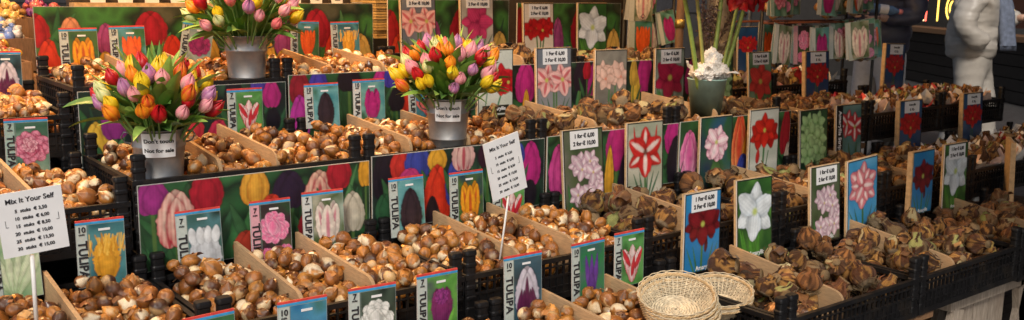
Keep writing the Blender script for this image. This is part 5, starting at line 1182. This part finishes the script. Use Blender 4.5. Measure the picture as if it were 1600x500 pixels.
# ------------------------------------------------------------------ bulbs
def tulip_bulb(seed):
    Rn = random.Random(seed); b = MB(); nu, nv = 22, 15; v = []; cs = []; f = []
    skinc = np.array(Rn.choice([(.24, .085, .017), (.34, .13, .022), (.15, .050, .013), (.42, .175, .030), (.26, .090, .017), (.09, .031, .010)])); white = np.array(Rn.choice([(.66, .50, .29), (.72, .59, .39), (.54, .34, .15)]))
    pd_ = Vector((Rn.uniform(-1, 1), Rn.uniform(-1, 1), Rn.uniform(-.5, .6))).normalized(); thr = Rn.choice([.1, .35, .5, .6, .7, 1.4, 1.4, .8, 1.4, .9]); off = Vector((seed*5.3, seed*1.7, 0)); flat = Rn.uniform(.84, 1.0); bend = Rn.uniform(-.18, .18)
    for j in range(nv):
        t = j/(nv-1); z = -1+2.35*t; r = (math.sin(math.pi*min(1, t**.78*.92+.04))**.72)*(1 if t < .72 else 1-.62*((t-.72)/.28)**1.2)
        for i in range(nu):
            a = 2*math.pi*i/nu; d = Vector((math.cos(a), math.sin(a), z*.6)).normalized()
            nz = noise.noise(d*2.1+off)*.45+noise.noise(d*6+off)*.16; k = d.dot(pd_)+nz
            m = 1 if k > thr else 0
            rr = r*(1+.05*noise.noise(d*2+off)+(.035 if not m else 0)+(.05*noise.noise(d*9+off) if not m else 0)); 
            v.append((math.cos(a)*rr+bend*max(0, t-.4), math.sin(a)*rr*flat, z*1.0))
            cc = white*(1-.12*abs(noise.noise(d*7+off))) if m else skinc*(1+.9*noise.noise(Vector((a*5, z*.7, seed)))+.25*noise.noise(d*8+off))
            if t < .07: cc = np.array((.30, .21, .12))
            if t > .93 and not m: cc = cc*1.5+.04
            cs.append(tuple(np.clip(cc, .01, .9)))
    for j in range(nv-1):
        for i in range(nu): f.append((j*nu+i, j*nu+(i+1) % nu, (j+1)*nu+(i+1) % nu, (j+1)*nu+i))
    f.append(tuple(range(nu))[::-1]); f.append(tuple((nv-1)*nu+i for i in range(nu)))
    b.add(v, f, cs, sm=True)
    for q in range(Rn.choice([0, 0, 1, 1, 2])):           # loose curls of papery skin
        a0 = Rn.uniform(0, 6.28); z0 = Rn.uniform(-.4, .9); n = 5; v = []; f = []; cs = []; L = Rn.uniform(.5, 1.0); w = Rn.uniform(.25, .5); curl = Rn.uniform(.15, .6)
        for i in range(n+1):
            t = i/n
            for s_ in (-1, 0, 1):
                a = a0+s_*w*(1-.6*t); rr = 1.0-.25*max(0, z0+L*t*.6)**2+curl*t*t; zz = z0+L*t*.8
                v.append((math.cos(a)*rr, math.sin(a)*rr*flat, zz+.05*s_*s_)); cs.append(tuple(skinc*(1.3+.5*t)))
        for i in range(n):
            for s_ in range(2): f.append((i*3+s_, i*3+s_+1, i*3+s_+4, i*3+s_+3))
        b.add(v, f, cs, sm=True)
    return b
def smoothstep(x): return math.tanh(x)
def ama_bulb(seed):
    Rn = random.Random(seed+100); b = MB(); nu, nv = 44, 24; v = []; cs = []; f = []
    base = np.array(Rn.choice([(.12, .052, .022), (.085, .038, .018), (.17, .07, .027), (.14, .055, .025), (.20, .09, .036)])); alt = np.array(Rn.choice([(.30, .125, .038), (.22, .14, .065), (.36, .18, .05)])); grn = np.array(Rn.choice([(.30, .33, .09), (.52, .36, .09), (.56, .46, .24), (.38, .38, .13)]))
    off = Vector((seed*3.3, seed*7.1, 2)); thr = Rn.choice([.75, .9, 1.0, 1.5, 1.5]); pd_ = Vector((Rn.uniform(-1, 1), Rn.uniform(-1, 1), Rn.uniform(.0, .8))).normalized(); neck = Rn.uniform(.34, .5); nl = Rn.uniform(.25, .8)
    for j in range(nv):
        t = j/(nv-1)
        if t < .7: q = t/.7; z = -.85+1.65*q; r = max(.2, math.sin(math.pi*(.10+.80*q))**.7)
        else: q = (t-.7)/.3; z = .80+nl*q; r0 = math.sin(math.pi*.9)**.7; r = neck+(r0-neck)*max(0, 1-q*2.6)**2 if r0 > neck else r0
        if t > .7: r = neck+(r0-neck)*(1-min(1, q*1.6))**2
        for i in range(nu):
            a = 2*math.pi*i/nu; d = Vector((math.cos(a), math.sin(a), z*.7)); rid = noise.noise(Vector((math.cos(a)*2.4, math.sin(a)*2.4, z*.5+seed)))*.5+noise.noise(Vector((math.cos(a)*8, math.sin(a)*8, z*.9+seed)))*.9
            layer = .05*smoothstep(noise.noise(d*1.3+off)*5)+.03*noise.noise(d*6+off)+.012*noise.noise(d*13+off)
            rr = r*(1+layer+.03*rid)
            v.append((math.cos(a)*rr, math.sin(a)*rr, z+.04*noise.noise(d*4+off)))
            k = d.normalized().dot(pd_)+noise.noise(d*2.2+off)*.6
            cc = base*(.9+1.1*rid) if noise.noise(d*2.2+off*2)+.25*rid < .10 else alt*(1+.9*rid)
            if k > thr: cc = grn*(1+.3*rid)
            if j == nv-1: cc = np.array((.30, .20, .10))
            if t < .08: cc = np.array((.30, .22, .13))
            cs.append(tuple(np.clip(cc, .008, .9)))
    for j in range(nv-1):
        for i in range(nu): f.append((j*nu+i, j*nu+(i+1) % nu, (j+1)*nu+(i+1) % nu, (j+1)*nu+i))
    f.append(tuple(range(nu))[::-1]); f.append(tuple((nv-1)*nu+i for i in range(nu)))
    b.add(v, f, cs, sm=True)
    for q in range(Rn.choice([2, 3, 4])):                  # peeling dark layers
        a0 = Rn.uniform(0, 6.28); z0 = Rn.uniform(-.3, .7); n = 6; v = []; f = []; cs = []; L = Rn.uniform(.5, 1.1); w = Rn.uniform(.12, .32); curl = Rn.uniform(.08, .4); cc = base*Rn.uniform(.7, 1.9)
        for i in range(n+1):
            t = i/n
            for s_ in (-1, -.3, .4, 1):
                a = a0+s_*w*(1-.75*t)+.15*math.sin(t*5+q); zz = z0+L*t*.9; rr = max(.36, math.sqrt(max(.05, 1-min(.9, zz*zz*.8))))*1.03+curl*t*t; v.append((math.cos(a)*rr, math.sin(a)*rr, zz)); cs.append(tuple(np.clip(cc*(1+.5*t), 0, 1)))
        for i in range(n):
            for s_ in range(3): f.append((i*4+s_, i*4+s_+1, i*4+s_+5, i*4+s_+4))
        b.add(v, f, cs, sm=True)
    if seed % 3 == 0:
        for q in range(26):                                # tangled dry roots
            a = Rn.uniform(0, 6.28); p = Vector((math.cos(a)*.3, math.sin(a)*.3, -.85)); a2 = a+Rn.uniform(-1, 1); b.tube([p, p+Vector((math.cos(a2)*.35, math.sin(a2)*.35, -.18)), p+Vector((math.cos(a2)*.6, math.sin(a2)*.6, Rn.uniform(-.2, .25))), p+Vector((math.cos(a2+.6)*.8, math.sin(a2+.6)*.8, Rn.uniform(-.1, .5)))], .028, 3, col=(.36, .25, .13), caps=False)
    return b
TB = [tulip_bulb(s) for s in range(22)]; AB = [ama_bulb(s) for s in range(15)]
def mk(B, name, m): me = B.mesh(name); me.materials.append(m); return me
TBM = [mk(b, 'tulip_bulb', M_BULB) for b in TB]; ABM = [mk(b, 'amaryllis_bulb', M_AMA) for b in AB]
def is_ama(r, i, c):
    return (r == 0 and i >= 3) or (r == 0 and i == 2 and c >= 99) or (r == 1 and i >= 3) or (r == 2 and i >= 3) or (r == 3 and i >= 3)
BLOCK = {0: [(c2.x, c2.y, .078), (c.x, c.y, .07)], 1: [], 2: [(BK[0][0].x, BK[0][0].y, BK[0][1]*.95), (BK[2][0].x, BK[2][0].y, BK[2][1]*.95), (TP.x, TP.y, .062)], 3: [(BK[1][0].x, BK[1][0].y, BK[1][1]*.95)]}
WR = {(1, 6), (1, 7), (2, 6), (2, 7), (3, 6)}
Pl = []                                                    # (kind, variant, matrix, cell key)
for (r, i) in sorted(CR):
    if (r, i) in WR: continue
    base = ZT[r]-CH+dzf(r, i); cl = cells(r, i)
    for c_, (xa, xb) in enumerate(cl):
        am = is_ama(r, i, c_); ya, yb = YF[r]+.006, YF[r]+D-.045
        if r == 0 and i == 2 and c_ == 2: am = True
        R_, jit, lay = (.039, .22, 2.2) if am else (.0178, .2, 4.0)
        lvl = base+CH-POST
        deep = .07 if am else .062
        if r == 0 and i == 2 and c_ == 2: 
            pts = fill(xa, xb, ya+.02, yb, lvl-deep-.03, lvl+.0-R_, R_, jit, lay, BLOCK[0])
        else: pts = fill(xa, xb, ya, yb, lvl-deep, lvl+(.016 if am else .006), R_, jit, lay, BLOCK[r])
        for (x, y, z, rr) in pts:
            if am:
                up = Vector((RNG.normal()*.75, RNG.normal()*.75-.15, 1)); 
                if RNG.random() < .3: up.z = .1
            else: up = Vector((RNG.normal(), RNG.normal(), RNG.normal()*.7+.25))
            q = up.normalized().to_track_quat('Z', 'Y').to_matrix().to_4x4() @ Matrix.Rotation(RNG.random()*6.28, 4, 'Z')
            s_ = rr*(.98 if not am else .93); sx = s_*(.92+.16*RNG.random())
            Pl.append([am, int(RNG.integers(0, 15 if am else 22)), Matrix.Translation((x, y, z)) @ q @ Matrix.Diagonal((sx, s_, s_*(.9+.2*RNG.random()), 1)), (r, i, c_), (x, y, z, rr)])
# what the picture shows of each: a small depth-ordered id image plus rays for the solid things in front
bpy.context.view_layer.update(); dg = bpy.context.evaluated_depsgraph_get(); eye = Vector((0, 0, H))
idb = -np.ones((500, 1600), int); order = []
for k, p in enumerate(Pl):
    x, y, z, rr = p[4]; u, v_, zz = proj(Vector((x, y, z))); order.append((zz, k, u, v_, rr*f_px/zz))
order.sort(reverse=True); 
for zz, k, u, v_, pr_ in order:
    if u < -60 or u > 1660 or v_ < -60 or v_ > 560: continue
    x0_, x1_, y0_, y1_ = int(max(0, u-pr_)), int(min(1599, u+pr_)), int(max(0, v_-pr_)), int(min(499, v_+pr_))
    if x1_ <= x0_ or y1_ <= y0_: continue
    yy, xx = np.mgrid[y0_:y1_+1, x0_:x1_+1]; m = (xx-u)**2+(yy-v_)**2 < pr_*pr_; idb[y0_:y1_+1, x0_:x1_+1][m] = k
cnt = np.bincount(idb[idb >= 0], minlength=len(Pl)).astype(float)
for k, p in enumerate(Pl):
    if cnt[k] < 4: cnt[k] = 0; continue
    x, y, z, rr = p[4]; ys, xs = 0, 0; hit = 0
    tg = Vector((x, y, z))
    for off in ((0, 0), (-.6, .3), (.6, .3)):
        q = tg+RT*off[0]*rr+UP*off[1]*rr; d = q-eye; L = d.length; ok, *_ = S.ray_cast(dg, eye, d.normalized(), distance=L-rr*1.1); hit += (0 if ok else 1)
    cnt[k] *= hit/3
CARDN = {(1, 0): 'the yellow fringed tulip pack', (1, 1): 'the white crown tulip pack', (1, 2): 'the second row black tulip pack', (0, 0): 'the near left corner', (0, 1): 'the fluffy white tulip pack', (0, 2): 'the slender violet tulip pack',
 (2, 0): 'the pink double tulip pack', (2, 1): 'the left bucket', (2, 2): 'the middle bucket', (3, 0): 'the purple and white tulip pack', (3, 1): 'the rear bucket', (3, 2): 'the back row yellow fringed pack',
 (0, 3): 'the front white amaryllis card', (0, 4): 'the leaning sky blue card', (0, 5): 'the priced white amaryllis card', (1, 3): 'the starry amaryllis card', (1, 4): 'the scarlet amaryllis card', (1, 5): 'the black stripped amaryllis card',
 (2, 3): 'the pink trumpet amaryllis card', (2, 4): 'the teal pot', (2, 5): 'the salmon red amaryllis card', (3, 3): 'the cream amaryllis card', (3, 4): 'the back row white amaryllis card', (3, 5): 'the iron bell base'}
POSN = {1: [''], 2: ['left half of ', 'right half of '], 3: ['left part of ', 'middle of ', 'right part of ']}
for am in (False, True):
    ks = [k for k in range(len(Pl)) if Pl[k][0] == am]; ks.sort(key=lambda k: -cnt[k])
    ind = [k for k in ks[:298] if cnt[k] > 0]; rest = ks[len(ind):]
    for k in ind:
        _, vi, M, (r, i, c_), _p = Pl[k]; nm = 'amaryllis_bulb' if am else 'tulip_bulb'
        o = link(nm, (ABM if am else TBM)[vi]); o.matrix_world = M; n = len(cells(r, i)); w = ('rough amaryllis bulb' if am else 'brown tulip bulb')
        t = 'in %scrate with %s' % (POSN[n][c_], CARDN[(r, i)])
        tag(o, w+' '+t, 'amaryllis bulb' if am else 'tulip bulb', ('amaryllis' if am else 'tulip')+' bulbs '+t)
    V = []; F = []; C = []; base_n = 0
    for k in rest:
        _, vi, M, key, p4 = Pl[k]
        u, v_, zz = proj(Vector(p4[:3]))
        if u < -260 or u > 1850 or v_ > 760: continue
        B = (AB if am else TB)[vi]; v = np.array(B.v); Mn = np.array(M); v = v @ Mn[:3, :3].T+Mn[:3, 3]; V.append(v); C.append(np.array(B.c)*(.8+.4*RNG.random())); F += [tuple(a_+base_n for a_ in q) for q in B.f]; base_n += len(v)
    V = np.vstack(V); C = np.vstack(C); nm = 'amaryllis_bulbs' if am else 'tulip_bulbs'
    me = bpy.data.meshes.new(nm); me.from_pydata(V.tolist(), [], F); col = np.ones((len(V), 4), np.float32); col[:, :3] = C; me.color_attributes.new('Col', 'FLOAT_COLOR', 'POINT').data.foreach_set('color', col.ravel()); me.polygons.foreach_set('use_smooth', [True]*len(F)); me.update()
    o = link(nm, me, M_AMA if am else M_BULB); tag(o, ('smaller and farther amaryllis bulbs heaped in the crates' if am else 'smaller and farther brown tulip bulbs heaped in the crates'), 'bulbs', None, 'stuff')
# loose brown skins lying among the bulbs
b = MB(); Rn = random.Random(3)
for p in Pl:
    if Rn.random() < (.6 if p[0] else .4):
        x, y, z, rr = p[4]; s_ = rr*(.5 if p[0] else .7)*Rn.uniform(.6, 1.3); M = Matrix.Translation((x+Rn.uniform(-1, 1)*rr, y+Rn.uniform(-1, 1)*rr, z+rr*.85)) @ Matrix.Rotation(Rn.uniform(0, 6), 4, 'Z') @ Matrix.Rotation(Rn.uniform(-.6, .6), 4, 'X')
        c_ = Rn.choice([(.16, .075, .03), (.10, .05, .025), (.24, .13, .05)] if p[0] else [(.36, .15, .045), (.28, .11, .04), (.46, .25, .09), (.16, .07, .03)]); v = []; f = []
        for i in range(4):
            for j in range(4): a_, b_ = i/3-.5, j/3-.5; v.append(M @ Vector((a_*2*s_*(1-.4*abs(b_)), b_*1.3*s_, -.9*s_*(a_*a_*2.2)+.12*s_*noise.noise(Vector((i, j, x*90))))))
        for i in range(3):
            for j in range(3): f.append((i*4+j, i*4+j+1, i*4+j+5, i*4+j+4))
        b.add(v, f, c_, sm=True)
tag(b.build('bulb_skins', M_BULB), 'loose papery brown bulb skins scattered over the heaps', 'bulb skins', None, 'stuff')
# paper wrapped amaryllis
def wrapped(r, i, n, where, seed, colr=None):
    Rn = random.Random(seed); base = ZT[r]-CH+dzf(r, i); xa, xb = X0[r]+.6*i+.05, X0[r]+.6*(i+1)-.05
    cols = 6; rows = (n+cols-1)//cols
    for k in range(n):
        gx, gy = k % cols, k//cols; x = xa+(xb-xa)*(gx+.5+Rn.uniform(-.2, .2))/cols; y = YF[r]+.05+(D-.1)*(gy+.5+Rn.uniform(-.2, .2))/rows
        style = Rn.choice(['white', 'white', 'blush', 'blush', 'white', 'red']); lb = {'white': 'white', 'blush': 'blush pink', 'red': 'red foil'}[style]
        o = empty('wrapped_bulb', (x, y, base+.05), 'gold brown amaryllis bulb wrapped in %s paper %s' % (lb, where), 'wrapped bulb', '%s wrapped amaryllis %s' % (lb, where), Rn.uniform(0, 6)); s_ = Rn.uniform(.85, 1.1); o.scale = (s_, s_, s_)
        o['label'] = 'amaryllis bulb in %s paper %s' % (lb, where)
        b = MB(); v = []; f = []; nn = 20; ph = Rn.uniform(0, 6); Q_ = Rn.choice([0, .5, .8, 1.1, 1.1])
        for j in range(5):
            t = j/4
            for a_i in range(nn): a_ = a_i/nn*6.283; pk = abs(math.cos(a_*2+ph)); rr = .026+.040*t+.014*t*pk+.004*math.sin(a_*9+j); v.append((math.cos(a_)*rr, math.sin(a_)*rr, .0+t*(.055+.06*pk**3*Q_)))
        for j in range(4):
            for a_i in range(nn): f.append((j*nn+a_i, j*nn+(a_i+1) % nn, (j+1)*nn+(a_i+1) % nn, (j+1)*nn+a_i))
        b.add(v, f, sm=False); b.build('wrapping_paper', {'white': M_CRUMP, 'blush': mat('blush_paper', (.72, .52, .44), .6), 'red': mat('red_foil', (.45, .03, .04), .3, .3)}[style], o)
        q = link('bulb', ABM[Rn.randrange(15)], None, o, (0, 0, .070)); q.scale = (.035, .035, .037); q.rotation_euler = (Rn.uniform(-.4, .4), Rn.uniform(-.4, .4), 0)
        if Rn.random() < .5:
            b = MB(); leaf_strip(b, (0, 0, .09), (Rn.uniform(-.3, .3), Rn.uniform(-.3, .3), 1), .03, .014, .2, (.35, .40, .10)); b.build('sprout', M_LEAF, o)
wrapped(2, 6, 26, 'beside the tall blue card near the dark coat', 1); wrapped(2, 7, 26, 'in the last crate before the white coat', 2)
wrapped(1, 6, 24, 'between the two blue cards', 3); wrapped(1, 7, 24, 'right of the right blue card', 4)
wrapped(3, 6, 24, 'under the hanging packs', 5)
